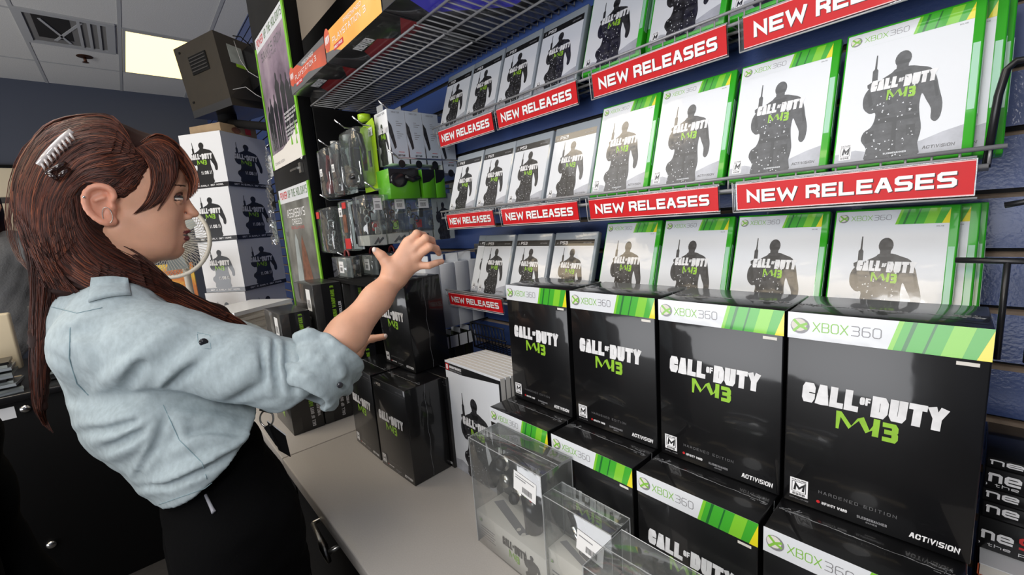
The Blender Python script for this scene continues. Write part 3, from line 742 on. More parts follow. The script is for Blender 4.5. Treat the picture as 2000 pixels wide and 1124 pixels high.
def p_low(a, W_, H_):
    band(a, W_, H_); a.rect(0, 0, W_, .895 * H_, 'photo_grey', 1)
    a.text("ASSASSIN'S", .20 * W_, .78 * H_, .58 * W_, .06 * H_, 'ink_white', 2, .12, .15); a.text('CREED', .33 * W_, .725 * H_, .32 * W_, .04 * H_, 'ink_white', 2, .12, .3)
    a.text('REVELATIONS', .28 * W_, .69 * H_, .42 * W_, .02 * H_, 'ink_red', 2, .14, .25)
    a.poly([(.20 * W_, .0), (.28 * W_, .35 * H_), (.33 * W_, .60 * H_), (.38 * W_, .66 * H_), (.43 * W_, .60 * H_), (.45 * W_, .35 * H_), (.44 * W_, 0)], 'pale_grey', 2)
    a.poly([(.42 * W_, .0), (.48 * W_, .40 * H_), (.53 * W_, .58 * H_), (.58 * W_, .64 * H_), (.63 * W_, .56 * H_), (.72 * W_, .38 * H_), (.86 * W_, .0)], 'rust', 3)
poster('upper tower poster with six dark figures on purple under a white headline band', -2.035, -1.60, 1.868, 2.42, p_up)
poster('lower tower poster, grey with pale shapes under a white headline band', -2.035, -1.60, 1.2, 1.775, p_low)

# ------------------------------------------------------------------ television on its arm
M['tv_brown'] = mat('tv_brown', (40, 33, 22), .5, var=.15, vscale=20)
t = thing('television', 'dark bulky tube television hanging from a wall arm near the ceiling', 'television', spot(440, 150, 2.5))
o = Vector(t.location)
B_, A_, Bb, Ab = spot(414, 58, 2.32) - o, spot(338, 97, 2.55) - o, spot(450, 190, 2.30) - o, spot(376, 218, 2.53) - o
C_, Cb = spot(528, 104, 2.62) - o, spot(540, 204, 2.6) - o
D_, Db = A_ + C_ - B_, Ab + Cb - Bb
MB().hexa([Ab, Bb, Cb, Db, A_, B_, C_, D_], 'plastic_dark', {2: 'tv_brown'}).build('cabinet', t)
dn = (Bb - B_).normalized() * .045
f2 = MB().hexa([Ab + dn, Bb + dn, Cb + dn, Db + dn, Ab, Bb, Cb, Db], 'plastic_black')
f2.build('screen_bezel', t)
def tvq(u0, u1, v0, v1, n0, n1, o_, eu, ev):
    n_ = eu.cross(ev).normalized()
    if n_.dot(o_ + o - CAM) > 0: n_ = -n_
    q = lambda u, v, d: o_ + eu * u + ev * v + n_ * d
    return [q(u0, v1, n0), q(u1, v1, n0), q(u1, v0, n0), q(u0, v0, n0), q(u0, v1, n1), q(u1, v1, n1), q(u1, v0, n1), q(u0, v0, n1)]
v_ = MB().hexa(tvq(.30, .72, .22, .50, .0, .004, A_, B_ - A_, Ab - A_), 'black_matte')
for k in range(5): v_.hexa(tvq(.32, .70, .25 + .05 * k, .265 + .05 * k, .004, .007, A_, B_ - A_, Ab - A_), 'plastic_dark')
v_.build('vent_grille', t)
for u, v in ((.13, .1), (.1, .88), (.92, .93)): MB().hexa(tvq(u - .02, u + .02, v - .015, v + .015, 0, .003, A_, B_ - A_, Ab - A_), 'black_matte').build('screw_cap', t)
s_ = MB().hexa(tvq(.18, .42, .14, .42, 0, .002, B_, C_ - B_, Bb - B_), 'pale_grey'); s_.hexa(tvq(.26, .42, .42, .47, 0, .002, B_, C_ - B_, Bb - B_), 'logo_green'); s_.build('rating_sticker', t)
h_ = MB().hexa(tvq(.44, 1.0, .16, .78, 0, .09, B_, C_ - B_, Bb - B_), 'plastic_black').build('tube_housing', t)
MB().hexa(tvq(.80, .97, .25, .60, .09, .092, B_, C_ - B_, Bb - B_), 'pale_grey').build('label_plate', h_)
cb = MB(); cb.tube([spot(x, y, d) - o for x, y, d in ((457, 80, 2.3), (462, 95, 2.28), (470, 118, 2.25), (485, 140, 2.25), (505, 152, 2.26), (525, 160, 2.28))], .002, 'wire_grey', 6)
cb.tube([spot(x, y, d) - o for x, y, d in ((455, 175, 2.28), (480, 170, 2.28), (500, 185, 2.28), (528, 200, 2.3))], .002, 'wire_grey', 6)
cb.tube([spot(x, y, d) - o for x, y, d in ((455, 70, 2.32), (470, 72, 2.3), (490, 90, 2.35))], .003, 'black_matte', 6)
cb.build('power_cable', t)
t = thing('wall_arm', 'black steel arm carrying the television from the tower side', 'bracket', (-2.09, .0, 2.1))
o = Vector(t.location); a0 = spot(446, 240, 2.55)
ar = MB(); ar.tube([a0 - o + Vector((0, .02, .05)), a0 - o, Vector((0, 0, -.03))], .022, 'black_matte', 12); ar.build('arm', t)
MB().tube([a0 - o + Vector((0, 0, -.02)), a0 - o + Vector((0, 0, .08))], .05, 'black_matte', 16).build('swivel', t)
MB().bbox((-.012, -.06, -.12), (.003, .06, .06), 'black_matte', .003).build('wall_plate', t)

# ------------------------------------------------------------------ stack of white promotional cartons
NX, NY = -2.70, -.235
ea = Vector((math.cos(math.radians(217)), math.sin(math.radians(217)), 0)); eb = Vector((math.cos(math.radians(128)), math.sin(math.radians(128)), 0))
def carton_art(W_, H_):
    a = Art(); a.rect(0, 0, W_, .085 * H_, 'ink_black', 1)
    a.text('GET IN EARLY. GET MORE.', .12 * W_, .03 * H_, .76 * W_, .03 * H_, 'ink_white', 2, .2)
    figure(a, .0, .085 * H_, W_, .92 * H_, 'ink_black', False, 2); title(a, .20 * W_, .43 * H_, .52 * W_, .20 * H_, z=5)
    a.text('11.08.11', .40 * W_, .25 * H_, .26 * W_, .06 * H_, 'ink_white', 5, .2)
    return a
CH = .30
t0 = None
for k in range(4):
    lab = 'white promotional carton printed with a dark figure, %s of the tall stack' % ('topmost', 'second from the top', 'third from the top', 'bottom')[k]
    z0 = 2.172 - CH * (k + 1)
    if k == 0:
        t0 = t = thing('promo_carton', lab, 'carton', (NX, NY, z0), group='white promotional cartons'); m_ = MB()
        L_, R2 = ea * .275, eb * .34
        up = Vector((0, 0, CH - .001)); O = Vector((0, 0, 0))
        m_.hexa([L_, O, R2, L_ + R2, L_ + up, up, R2 + up, L_ + R2 + up], 'card_white')
        carton_art(.275, CH).put(m_, L_, -L_, (0, 0, 1), .0003); carton_art(.34, CH).put(m_, O, R2, (0, 0, 1), .0003)
        m_.build('carton', t)
    else:
        t = dup(t0, (NX - .004 * k, NY - .004 * k, z0), (0, 0, (.0, .015, -.02, .01)[k]), lab)
        if k == 3: t.location.z = .921; t.scale = (1, 1, (2.172 - CH * 3 - .922) / CH)
t = thing('carton', 'flat tan cardboard carton with red print lying on the top white carton', 'carton', (-2.90, -.17, 2.1725), (0, 0, .55))
M['tan_card'] = mat('tan_card', (150, 128, 100), .8, var=.1, vscale=20)
m_ = MB().bbox((-.13, -.12, 0), (.10, .12, .055), 'tan_card', .002); a = Art(); a.disc(.10, .025, .03, .018, 'rust', 1); a.rect(.16, .012, .20, .045, 'ink_red', 1)
a.put(m_, (.1, -.12, .0), (0, 1, 0), (0, 0, 1), .0004); m_.build('carton', t)
# stack of magazines in front of it
rs = random.Random(11)
M['mag_blue'] = mat('mag_blue', (120, 130, 140), .6); M['mag_yellow'] = mat('mag_yellow', (222, 190, 30), .5)
g = spot(505, 640, 1.98); g = on(508, 640, 0, -1.98); zz = .9205
for k in range(26):
    th = rs.choice((.012, .014, .017)); m_ = rs.choice(('paper_edge', 'paper', 'card_white', 'mag_blue', 'paper_edge')) if k > 3 else 'mag_yellow'
    if zz > 1.262: break
    mb = MB().box((-.12, -.15, 0), (.12, .15, th - .0006), m_, mats={1: 'card_white' if k % 3 == 0 else m_})
    o = mb.build('magazine'); o.location = (-2.03 + rs.uniform(-.008, .008), -.37 + rs.uniform(-.008, .008) + (.0 if k > 3 else -.03), zz); o.rotation_euler = (0, 0, .5 + rs.uniform(-.05, .05))
    n_ = ('second', 'third', 'fourth', 'fifth', 'sixth', 'seventh', 'eighth', 'ninth', 'tenth', 'eleventh', 'twelfth', 'thirteenth', 'fourteenth', 'fifteenth', 'sixteenth', 'seventeenth', 'eighteenth', 'nineteenth', 'twentieth')
    tag(o, ('yellow magazine %s from the bottom of the pile by the white cartons' if k <= 3 else 'thin pale magazine %s from the bottom of the pile by the white cartons') % ('first' if k == 0 else n_[k - 1] if k - 1 < len(n_) else ('twenty-' + ('first', 'second', 'third', 'fourth', 'fifth', 'sixth')[k - 20])), 'magazine', 'magazines piled by the white cartons')
    zz += th
# clear packets hanging at the tower's left edge
for k, (px, py) in enumerate(((524, 322), (528, 388), (533, 452))):
    t = thing('hanging_packet', 'crumpled clear packet hung left of the tower posters, ' + ('uppermost', 'in the middle', 'lowest')[k], 'packet', spot(px, py, 2.06), group='clear packets by the tower')
    bm = bmesh.new(); bmesh.ops.create_grid(bm, x_segments=8, y_segments=10, size=.5)
    r = random.Random(k)
    for v in bm.verts: v.co = Vector((v.co.x * .085, r.uniform(-.010, .010), v.co.y * .13))
    bm_obj(bm, 'bag', 'clear_haze', t)
    MB().tube([(0, 0, .062), (.01, 0, .075), (.0, .0, .085), (-2.083 - t.location.x, .0, .085)], .0018, 'chrome', 6).build('hang_wire', t)
    MB().box((-.030, .011, -.055), (.028, .013, .045), ('card_white', 'black_matte', 'pale_grey', 'black_matte')[k]).build('card', t)
# fan
t = thing('desk_fan', 'white desk fan with a round wire grille behind the woman\'s chin', 'fan', (-2.35, -.60, 1.0))
M['fan_white'] = mat('fan_white', (214, 208, 196), .4)
ctr = spot(330, 470, 1.9) - Vector(t.location); r0 = .165
ax = Vector((.82, -.50, .15)).normalized(); q1 = ax.orthogonal().normalized(); q2 = ax.cross(q1)
ring = lambda r, d, n=40: [ctr + (q1 * math.cos(2 * PI * i / n) + q2 * math.sin(2 * PI * i / n)) * r + ax * d for i in range(n)]
MB().tube(ring(r0, 0), .009, 'fan_white', 10, closed=True).build('rim', t)
g_ = MB()
for i in range(72):
    a_ = 2 * PI * i / 72; d = q1 * math.cos(a_) + q2 * math.sin(a_)
    g_.tube([ctr + d * .035 + ax * .055, ctr + d * .09 + ax * .05, ctr + d * .14 + ax * .03, ctr + d * r0], .0012, 'fan_white', 4)
    g_.tube([ctr + d * .035 - ax * .06, ctr + d * .12 - ax * .05, ctr + d * r0], .0012, 'fan_white', 4)
g_.tube(ring(.09, .05), .0012, 'fan_white', 5, closed=True); g_.build('grille', t)
MB().ell(ctr + ax * .055, (.036, .036, .036), 'fan_white').build('hub_cap', t)
MB().tube([ctr - ax * .05, ctr - ax * .13], .05, 'fan_white', 16).build('motor', t)
for i in range(3):
    a_ = 2 * PI * i / 3; d = q1 * math.cos(a_) + q2 * math.sin(a_); e = ax.cross(d)
    MB().add([ctr + d * .03 - e * .01, ctr + d * .13 - e * .045 + ax * .012, ctr + d * .14 + e * .03 - ax * .012, ctr + d * .03 + e * .02], [(0, 1, 2, 3)], 'pale_grey').build('blade', t)
pst = ctr - ax * .09
MB().tube([pst + Vector((0, 0, -.05)), Vector((pst.x, pst.y, .02))], .014, 'fan_white', 10).build('post', t)
MB().tube([Vector((pst.x, pst.y, .001)), Vector((pst.x, pst.y, .02))], .09, 'fan_white', 20).build('base', t)
# cash counter running out from the wall, and what stands on it
t = thing('cash_counter', 'black cash counter at the left, behind the woman\'s back', 'counter', (-2.95, -1.5, 0))
MB().bbox((-.44, -1.2, 0), (.43, .99, .97), 'black_lam', .004).build('body', t)
MB().bbox((-.46, -1.22, .97), (.45, 1.0, 1.0), 'plastic_black', .004).build('top', t)
for y_, z_ in ((.36, .93), (.33, .3)): MB().ell((.435, y_, z_), (.012, .018, .018), 'chrome').build('lock', t)
MB().box((.43, .24, .90), (.432, .33, .95), 'card_white').build('label_plate', t)
M['beige_plastic'] = mat('beige_plastic', (222, 208, 180), .5)
t = thing('computer_monitor', 'cream computer monitor seen from behind at the left edge of the picture', 'monitor', (-2.72, -1.27, 1.001))
MB().bbox((-.02, -.22, .07), (.03, .125, .325), 'beige_plastic', .008).build('housing', t)
MB().bbox((-.03, -.06, .02), (-.005, .06, .12), 'beige_plastic', .004).build('stand', t); MB().bbox((-.1, -.1, 0), (.06, .1, .02), 'beige_plastic', .004).build('foot', t)
MB().ell((.034, .075, .10), (.01, .03, .03), 'paper').build('disc_knob', t)
t = thing('receipt_printer', 'black receipt printer with a raised lid beside the cream monitor', 'printer', (-2.72, -1.055, 1.001), (0, 0, .12))
MB().bbox((-.10, -.06, 0), (.08, .085, .13), 'plastic_black', .006).build('body', t); MB().bbox((.0, -.035, .13), (.03, .075, .345), 'plastic_dark', .006).build('lid', t)
MB().box((.082, -.05, .03), (.086, .07, .075), 'pale_grey').build('paper_slot', t)
rs = random.Random(5)
for k in range(12):
    o = MB().box((-.07, -.095, 0), (.07, .095, .011), ('case_clear', 'pale_grey', 'plastic_black')[k % 3]).build('disc_case')
    o.location = (-2.585 + rs.uniform(-.008, .008), -1.25 + rs.uniform(-.015, .015) if k < 6 else -1.30 + rs.uniform(-.01, .01), 1.001 + .0115 * k); o.rotation_euler = (0, 0, .1 + rs.uniform(-.2, .2))
    if k >= 6: o.rotation_euler = (0, 0, .1 + rs.uniform(-.1, .1)); o.location.y = -1.255 + rs.uniform(-.01, .01)
    tag(o, 'flat disc case in the low pile before the cream monitor, ' + ('lowest', 'second up', 'third up', 'fourth up', 'fifth up', 'sixth up', 'seventh up', 'eighth up', 'ninth up', 'tenth up', 'eleventh up', 'topmost')[k], 'disc case', 'disc cases by the cream monitor')
p = on(30, 328, 0, -6.69)
t = thing('notice_board', 'cream wall board on the far wall at the left edge', 'board', (-6.745, p.y - .75, 1.0))
MB().box((0, -.9, 0), (.03, .82, p.z - 1.0), 'beige_plastic').build('panel', t)
f = MB(); f.box((.0, -.9, p.z - 1.0), (.04, .84, p.z - .97), 'black_matte'); f.box((.03, -.9, p.z - 1.36), (.04, .82, p.z - 1.30), 'plastic_dark'); f.build('trim_bars', t)
t = thing('game_poster', 'small orange and yellow printed board between the fan and the white cartons', 'poster', (-2.62, -.46, 1.001), (0, 0, 1.15))
M['print_orange'] = noise_print('print_orange', (150, 50, 24), (206, 120, 30), (226, 190, 50), 9)
m_ = MB().box((-.20, 0, 0), (-.015, .01, .47), 'print_orange'); a = Art(); a.rect(.0, .10, .26, .17, 'rust', 1); a.text('NEW', .05, .11, .16, .045, 'mag_yellow', 2, .2)
for k in range(5): a.poly([(.02 + .05 * k, .26), (.06 + .05 * k, .30), (.03 + .05 * k, .40)], 'ink_black', 2)
a.items = [([(x * .62, y * .9) for x, y in p_], m2, z2) for p_, m2, z2 in a.items]; a.put(m_, (-.195, 0, 0), (1, 0, 0), (0, 0, 1), .0004); m_.build('board', t)

# ------------------------------------------------------------------ controller cartons
M['box_camo'] = mat('box_camo', (40, 40, 39), .4, coat=.4, var=.55, vscale=14)
def ctl(label, x0, x1, y0, y1, z0, z1):
    t = thing('controller_carton', label, 'carton', ((x0 + x1) / 2, (y0 + y1) / 2, z0), group='dark controller cartons')
    hx, hy, H_ = (x1 - x0) / 2, (y1 - y0) / 2, z1 - z0
    m_ = MB().bbox((-hx, -hy, 0), (hx, hy, H_), 'box_camo', .0015)
    a = Art(); W_ = 2 * hy                      # the end facing the camera, lettering running upward
    a.rect(.30 * W_, 0, .98 * W_, H_, 'ink_black', 1)
    b = Art(); b.text('CALL OF DUTY', .05 * H_, -.72 * W_, .33 * H_, .11 * W_, 'logo_white', 3, .22, .15); b.text('MODERN WARFARE 3', .40 * H_, -.72 * W_, .56 * H_, .13 * W_, 'logo_green', 3, .24, .15)
    b.text('WIRELESS CONTROLLER', .20 * H_, -.92 * W_, .52 * H_, .10 * W_, 'ink_white', 3, .2, .15)
    a.put(m_, (hx, -hy, 0), (0, 1, 0), (0, 0, 1), .0002); b.put(m_, (hx, -hy, 0), (0, 0, 1), (0, -1, 0), .0002)
    c = Art(); title(c, .30 * 2 * hx, .22 * H_, .45 * 2 * hx, .34 * H_); c.put(m_, (-hx, -hy, 0), (1, 0, 0), (0, 0, 1), .0002)
    m_.build('carton', t)
    s_ = MB(); a = Art(); a.rect(.64 * 2 * hx, .62 * H_, .85 * 2 * hx, .93 * H_, 'barcode', 1)
    for k in range(9): a.rect((.67 + .016 * k) * 2 * hx, .66 * H_, (.676 + .016 * k) * 2 * hx, .78 * H_, 'ink_black', 2)
    a.put(s_, (-hx, -hy - .0003, 0), (1, 0, 0), (0, 0, 1), .0002); s_.build('price_sticker', t)
    return t
def hangtab(t): pass
ctl('dark controller carton on top of the front pile, left of the sleeve cuff', -1.53, -1.325, -.392, -.301, 1.124, 1.322)
ctl('dark controller carton at the bottom of the front pile, below the sleeve', -1.52, -1.31, -.408, -.310, .921, 1.122)
ctl('tall dark controller carton at the top of the middle pile', -1.52, -1.312, -.286, -.192, 1.162, 1.402)
ctl('tall dark controller carton at the bottom of the middle pile, below the sleeve', -1.52, -1.31, -.306, -.211, .921, 1.160)
ctl('tall dark controller carton at the top of the pile nearest the wall', -1.50, -1.312, -.188, -.098, 1.156, 1.394)
ctl('tall dark controller carton under the pile nearest the wall', -1.50, -1.312, -.188, -.098, .921, 1.154)
# ------------------------------------------------------------------ peg wall
def hook(x, z, ytip, label):
    o = MB().tube([(x, WALLY - .002, z), (x, ytip + .03, z), (x, ytip, z + .022)], .0028, 'chrome', 8)
    o.box((x - .012, WALLY - .004, z - .018), (x + .012, WALLY - .0005, z + .018), 'steel')
    return tag(o.build('peg_hook'), label, 'hook', 'chrome peg hooks')
def barcode_tag(t, o_, ux, uy, w_, h_):
    m_ = MB(); a = Art(); a.rect(0, 0, w_, h_, 'barcode', 1)
    for k in range(8): a.rect((.2 + .07 * k) * w_, .15 * h_, (.23 + .07 * k) * w_, .5 * h_, 'ink_black', 2)
    a.rect(.15 * w_, .65 * h_, .8 * w_, .72 * h_, 'ink_grey', 2)
    a.put(m_, o_, ux, uy, .0003); return m_.build('price_sticker', t)
hook(-1.44, 1.875, -.155, 'chrome peg hook tip at the far left of the top peg row')
hook(-1.27, 1.905, -.155, 'second chrome peg hook of the top row, over the clear headset pack')
hook(-1.13, 1.885, -.155, 'chrome peg hook holding the yellow-green headset card')
hook(-1.08, 1.925, -.09, 'chrome peg hook over the white boxed headphones')
hook(-1.50, 1.690, -.155, 'chrome peg hook at the far left of the second peg row')
hook(-1.30, 1.705, -.155, 'chrome peg hook over the red and white pack')
hook(-1.10, 1.690, -.155, 'chrome peg hook over the wide clear packs')
hook(-.995, 1.768, -.12, 'long chrome peg hook below the white boxed headphones')
hook(-1.42, 1.475, -.15, 'chrome peg hook at the left of the third peg row')
hook(-.985, 1.478, -.02, 'chrome peg hook through the tabs of the white hanging boxes')
# white boxed headphones, one behind the other on a hook
mx = None
M['snow_card'] = mat('snow_card', (205, 214, 226), .45, coat=.3, var=.06, vscale=14)
for k in range(4):
    lab = 'white hanging box printed with a dark figure, %s on its hook' % ('foremost', 'second back', 'third back', 'rearmost, standing lower')[k]
    if k == 0:
        mx = t = thing('headphone_box', lab, 'box', group='white boxes hung on one hook')
        m_ = MB().bbox((-.085, 0, 0), (0, .0575, .157), 'card_white', .001, seg=1)
        a = Art(); W_ = .0575
        a.rect(0, 0, W_, .157, 'snow_card', 1)
        a.text('MONITOR', .25 * W_, .147, .45 * W_, .005, 'ink_grey', 2, .14, .4)
        a.poly([(0, .125), (.18 * W_, .11), (.34 * W_, .06), (.36 * W_, .048), (.24 * W_, .042), (.16 * W_, .06), (0, .09)], 'ink_figure', 2); a.poly([(0, 0), (.08 * W_, 0), (.05 * W_, .045), (0, .06)], 'ink_figure', 2)
        a.disc(.55 * W_, .0, .2 * W_, .012, 'ink_black', 2)
        for j in range(7): a.rect(.45 * W_, .075 + .006 * j + (.012 if j > 3 else 0), (.62 + .1 * (j % 3)) * W_, .0765 + .006 * j + (.012 if j > 3 else 0), 'ink_grey', 2)
        a.text('ACTIVISION', .4 * W_, .022, .4 * W_, .006, 'ink_black', 2, .2); a.rect(.45 * W_, .034, .78 * W_, .0355, 'ink_red', 2)
        a.put(m_, (0, 0, 0), (0, 1, 0), (0, 0, 1), .0002)
        b = Art(); figure(b, -.01, 0, .105, .15, 'ink_figure', False); title(b, .02, .075, .06, .035, z=6); b.text('MONITOR', .02, .145, .05, .006, 'ink_grey', 2, .16)
        b.put(m_, (-.085, 0, 0), (1, 0, 0), (0, 0, 1), .0002)
        m_.build('carton', t)
        MB().box((-.06, -.0005, .157), (-.02, .0005, .175), 'clear_edge').build('hang_tab', t)
    else: t = dup(mx, (0, 0, 0), label=lab)
    t.location = (-1.045, -.086 + .059 * k, 1.760 if k < 3 else 1.735)
# green boxes with dark headsets below them
for k in range(3):
    t = thing('headset_box', 'green box with a dark headset under the white boxed headphones, ' + ('foremost', 'middle', 'rearmost')[k], 'box', (-1.03, -.11 + .085 * k, 1.655), group='green boxes under the white ones')
    wd = (.10, .045, .035)[k]; 
    if k: t.location.y = (-.11, .0 + .002, .05)[k]
    M.setdefault('green_card', mat('green_card', (90, 172, 28), .4, coat=.3))
    MB().bbox((-.08, 0, 0), (0, wd, .088), 'green_card', .001, seg=1).build('carton', t)
    m_ = MB(); a = Art(); a.poly([(0, .045), (wd * .55, .05), (wd, .065), (wd, .088), (0, .088)], 'ink_black', 1); a.put(m_, (.0003, 0, 0), (0, 1, 0), (0, 0, 1), .0002); m_.build('printed_panel', t)
    if k == 0:
        m_ = MB().ell((.003, .03, .055), (.006, .028, .022), 'plastic_black'); m_.tube([(.004, .05, .065), (.004, .075, .055), (.004, .10, .062)], .008, 'plastic_black', 8); m_.build('printed_headset', t)
# headset on a yellow-green card
t = thing('headset_pack', 'black headset in a clear shell on a yellow-green card', 'headset pack', (-1.17, -.10, 1.69), group='headset packs on the pegs')
M['lime_card'] = mat('lime_card', (166, 206, 30), .4, coat=.3)
m_ = MB(); a = Art(); P = [(-.055, 0), (.055, 0), (.062, .20), (.055, .215), (-.04, .20), (-.06, .15)]
m_.add([Vector((x, 0, z)) for x, z in P] + [Vector((x, .002, z)) for x, z in P], [tuple(range(6)), tuple(range(11, 5, -1))] + [(i, i + 6, (i + 1) % 6 + 6, (i + 1) % 6) for i in range(6)], 'lime_card')
a.rect(.0, .075, .02, .125, 'ink_black', 1); a.put(m_, (0, 0, 0), (1, 0, 0), (0, 0, 1), .0003); m_.build('card', t)
m_ = MB().tube([(-.05, -.03, .06), (-.052, -.035, .12), (-.035, -.035, .165), (0, -.035, .18), (.03, -.035, .165), (.045, -.035, .12), (.035, -.03, .06)], [.007, .008, .009, .009, .009, .008, .006], 'plastic_black', 10)
m_.ell((-.045, -.04, .05), (.03, .022, .032), 'plastic_black'); m_.tube([(-.04, -.05, .04), (.0, -.06, .045), (.03, -.06, .045)], .011, 'plastic_black', 10); m_.build('headset', t)
MB().bbox((-.075, -.065, .01), (.055, -.003, .19), 'clear', .018, seg=3).build('clear_shell', t)
MB().tube([(0, .001, .215), (0, .001, .235)], .02, 'lime_card', 12).build('hang_tab', t)
barcode_tag(t, (.02, -.002, .165), (1, 0, 0), (0, 0, 1), .03, .025)
for k, (px, lab, c1, x_) in enumerate(((672, 'clear pack with a slim blue-white card left of the yellow-green headset card', 'pale_grey', -1.285), (655, 'dark red headset pack at the left end of the peg row', 'ink_dark_red', -1.40))):
    M.setdefault('ink_dark_red', mat('ink_dark_red', (120, 30, 30), .35, coat=.4))
    t = thing('headset_pack', lab, 'headset pack', (x_, -.115, 1.695), group='headset packs on the pegs')
    MB().box((-.03, 0, 0), (.03, .003, .15), 'card_white' if k == 0 else c1).build('card', t)
    m_ = MB().tube([(-.025, -.02, .03), (-.032, -.025, .09), (-.01, -.025, .14), (.022, -.025, .12), (.03, -.02, .06)], .007, 'plastic_black' if k == 0 else c1, 8); m_.ell((-.02, -.025, .035), (.02, .015, .024), 'plastic_black' if k == 0 else c1); m_.build('headset', t)
    MB().bbox((-.045, -.055, -.005), (.042, -.002, .165), 'clear', .014, seg=3).build('clear_shell', t)
    barcode_tag(t, (-.02, -.056, .07), (1, 0, 0), (0, 0, 1), .022, .025)
    MB().tube([(0, 0, .165), (0, 0, .19)], .014, 'clear_edge', 10).build('hang_tab', t)
# second row: dark clear pack, red and white pack, four wide clear packs
t = thing('cable_pack', 'dark clear pack of cables at the left end of the second peg row', 'accessory pack', (-1.52, -.11, 1.495), group='accessory packs on the second peg row')
MB().box((-.055, 0, 0), (.09, .003, .165), 'black_matte').build('card', t); m_ = MB()
rs = random.Random(2)
for k in range(9):
    q_ = Vector((rs.uniform(-.01, .04), -.02, .025 + .014 * k)); m_.tube([q_ + Vector((.022 * math.cos(i * .6 + k), .004 * math.sin(i), .012 * math.sin(i * .6 + k))) for i in range(10)], .003, rs.choice(('plastic_dark', 'pale_grey', 'plastic_black')), 6)
m_.build('cables', t); MB().bbox((-.06, -.045, -.004), (.092, -.002, .168), 'clear', .01, seg=2).build('clear_shell', t); MB().box((-.05, -.0465, .13), (-.02, -.0455, .155), 'ink_red').build('red_flash', t)
t = thing('cable_pack', 'red and white narrow pack on the second peg row', 'accessory pack', (-1.30, -.115, 1.505), group='accessory packs on the second peg row')
MB().box((-.045, 0, 0), (.04, .003, .165), 'card_white').build('card', t)
m_ = MB(); m_.box((-.01, -.042, .005), (.035, -.040, .04), 'ink_red'); m_.box((-.0, -.042, .14), (.03, -.040, .16), 'ink_red'); m_.box((-.005, -.042, .06), (.022, -.040, .12), 'rust'); m_.build('print', t)
MB().bbox((-.048, -.04, -.003), (.045, -.002, .168), 'clear', .008, seg=2).build('clear_shell', t); barcode_tag(t, (-.035, -.0415, .115), (1, 0, 0), (0, 0, 1), .03, .03)
m_ = MB().tube([(.06, -.02, .02), (.062, -.02, .08), (.055, -.02, .15)], .014, 'plastic_black', 8); m_.build('coiled_cable', t)
edges = [-.185, -.125, -.048, .038, .12]
for k in range(4):
    w_ = edges[k + 1] - edges[k] - .003
    t = thing('charm_pack', 'clear box of small parts with a printed foot, %s' % ('foremost of its row', 'second of its row', 'third of its row', 'rearmost, beside the red sign')[k], 'accessory pack', (-1.05 - .0 * k, edges[k], 1.52), group='clear boxes above the raised hand')
    MB().bbox((-.09, 0, 0), (0, w_, .15), 'clear', .002, seg=1).build('clear_shell', t)
    m_ = MB().box((-.088, .002, .002), (-.002, w_ - .002, .032), 'card_tan'if False else 'paper'); a = Art(); a.text('XX', .25 * w_, .008, .5 * w_, .016, 'ink_black', 1, .2)
    a = Art(); a.poly([(.2 * w_, .006), (.5 * w_, .026), (.55 * w_, .018), (.3 * w_, .004)], 'ink_dim', 1); a.poly([(.5 * w_, .005), (.8 * w_, .02), (.75 * w_, .026), (.45 * w_, .012)], 'ink_dim', 1)
    a.put(m_, (-.0018, .002, 0), (0, 1, 0), (0, 0, 1), .0002); m_.build('printed_foot', t)
    m_ = MB(); r = random.Random(k + 20)
    for j in range(12):
        q_ = Vector((-.04 + r.uniform(-.02, .03), w_ * r.uniform(.2, .8), .045 + .007 * j)); m2 = r.choice(('plastic_dark', 'steel', 'pale_grey', 'bronze', 'plastic_black', 'plastic_dark'))
        if j % 3: m_.tube([q_ + Vector((0, .008 * math.cos(i * .7), .010 * math.sin(i * .7))) for i in range(9)], .0022, m2, 6, closed=True)
        else: m_.bbox(tuple(q_ - Vector((.003, .007, .010))), tuple(q_ + Vector((.003, .007, .010))), m2, .002)
    m_.box((-.02, w_ * .4, .045), (-.018, w_ * .65, .07), ('ink_red', 'logo_green', 'ink_red', 'ink_black')[k]); m_.build('charms', t)
    if k < 3: barcode_tag(t, (.0006, w_ * .45, .105), (0, 1, 0), (0, 0, 1), w_ * .45, .035)
    else:
        m_ = MB(); a = Art(); figure(a, -.01, 0, w_ * 1.3, .15, 'ink_figure', False); a.rect(-.0, .0, w_, .15, 'pale_grey', 1); a.put(m_, (.0006, 0, 0), (0, 1, 0), (0, 0, 1), .0003); m_.build('printed_front', t)
# packs on the third row
for k, (x_, y_) in enumerate(((-1.36, -.17), (-1.33, -.09), (-1.30, -.03))):
    t = thing('disc_pack', 'clear grey pack with a red disc top beside the raised wrist, ' + ('foremost', 'middle', 'rearmost')[k], 'accessory pack', (x_, y_, 1.407), group='clear grey packs under the second peg row')
    MB().bbox((-.07, 0, 0), (.06, .05, .075), 'clear_haze', .002, seg=1).build('clear_shell', t)
    MB().box((-.065, .02, .002), (.055, .024, .07), 'pale_grey').build('card', t)
    tb = MB(); tb.tube([Vector((.03, .02, .077)) + Vector((.02 * math.cos(PI * i / 10), 0, .022 * math.sin(PI * i / 10))) for i in range(11)], .004, 'ink_dark_red', 6); tb.build('red_ring', t)
    barcode_tag(t, (-.0, -.0008, .02), (1, 0, 0), (0, 0, 1), .04, .04)
t = thing('white_carton', 'plain white small carton behind the raised wrist', 'carton', (-1.16, -.075, 1.407))
MB().bbox((-.06, 0, 0), (.06, .1, .062), 'card_white', .002, seg=1).build('carton', t); MB().box((-.06, .005, .0622), (.0, .06, .0626), 'pale_grey').build('label_patch', t)
t = thing('shelf_bracket', 'small black shelf under the clear packs, holding the white carton', 'shelf', (-1.2, .05, 1.402))
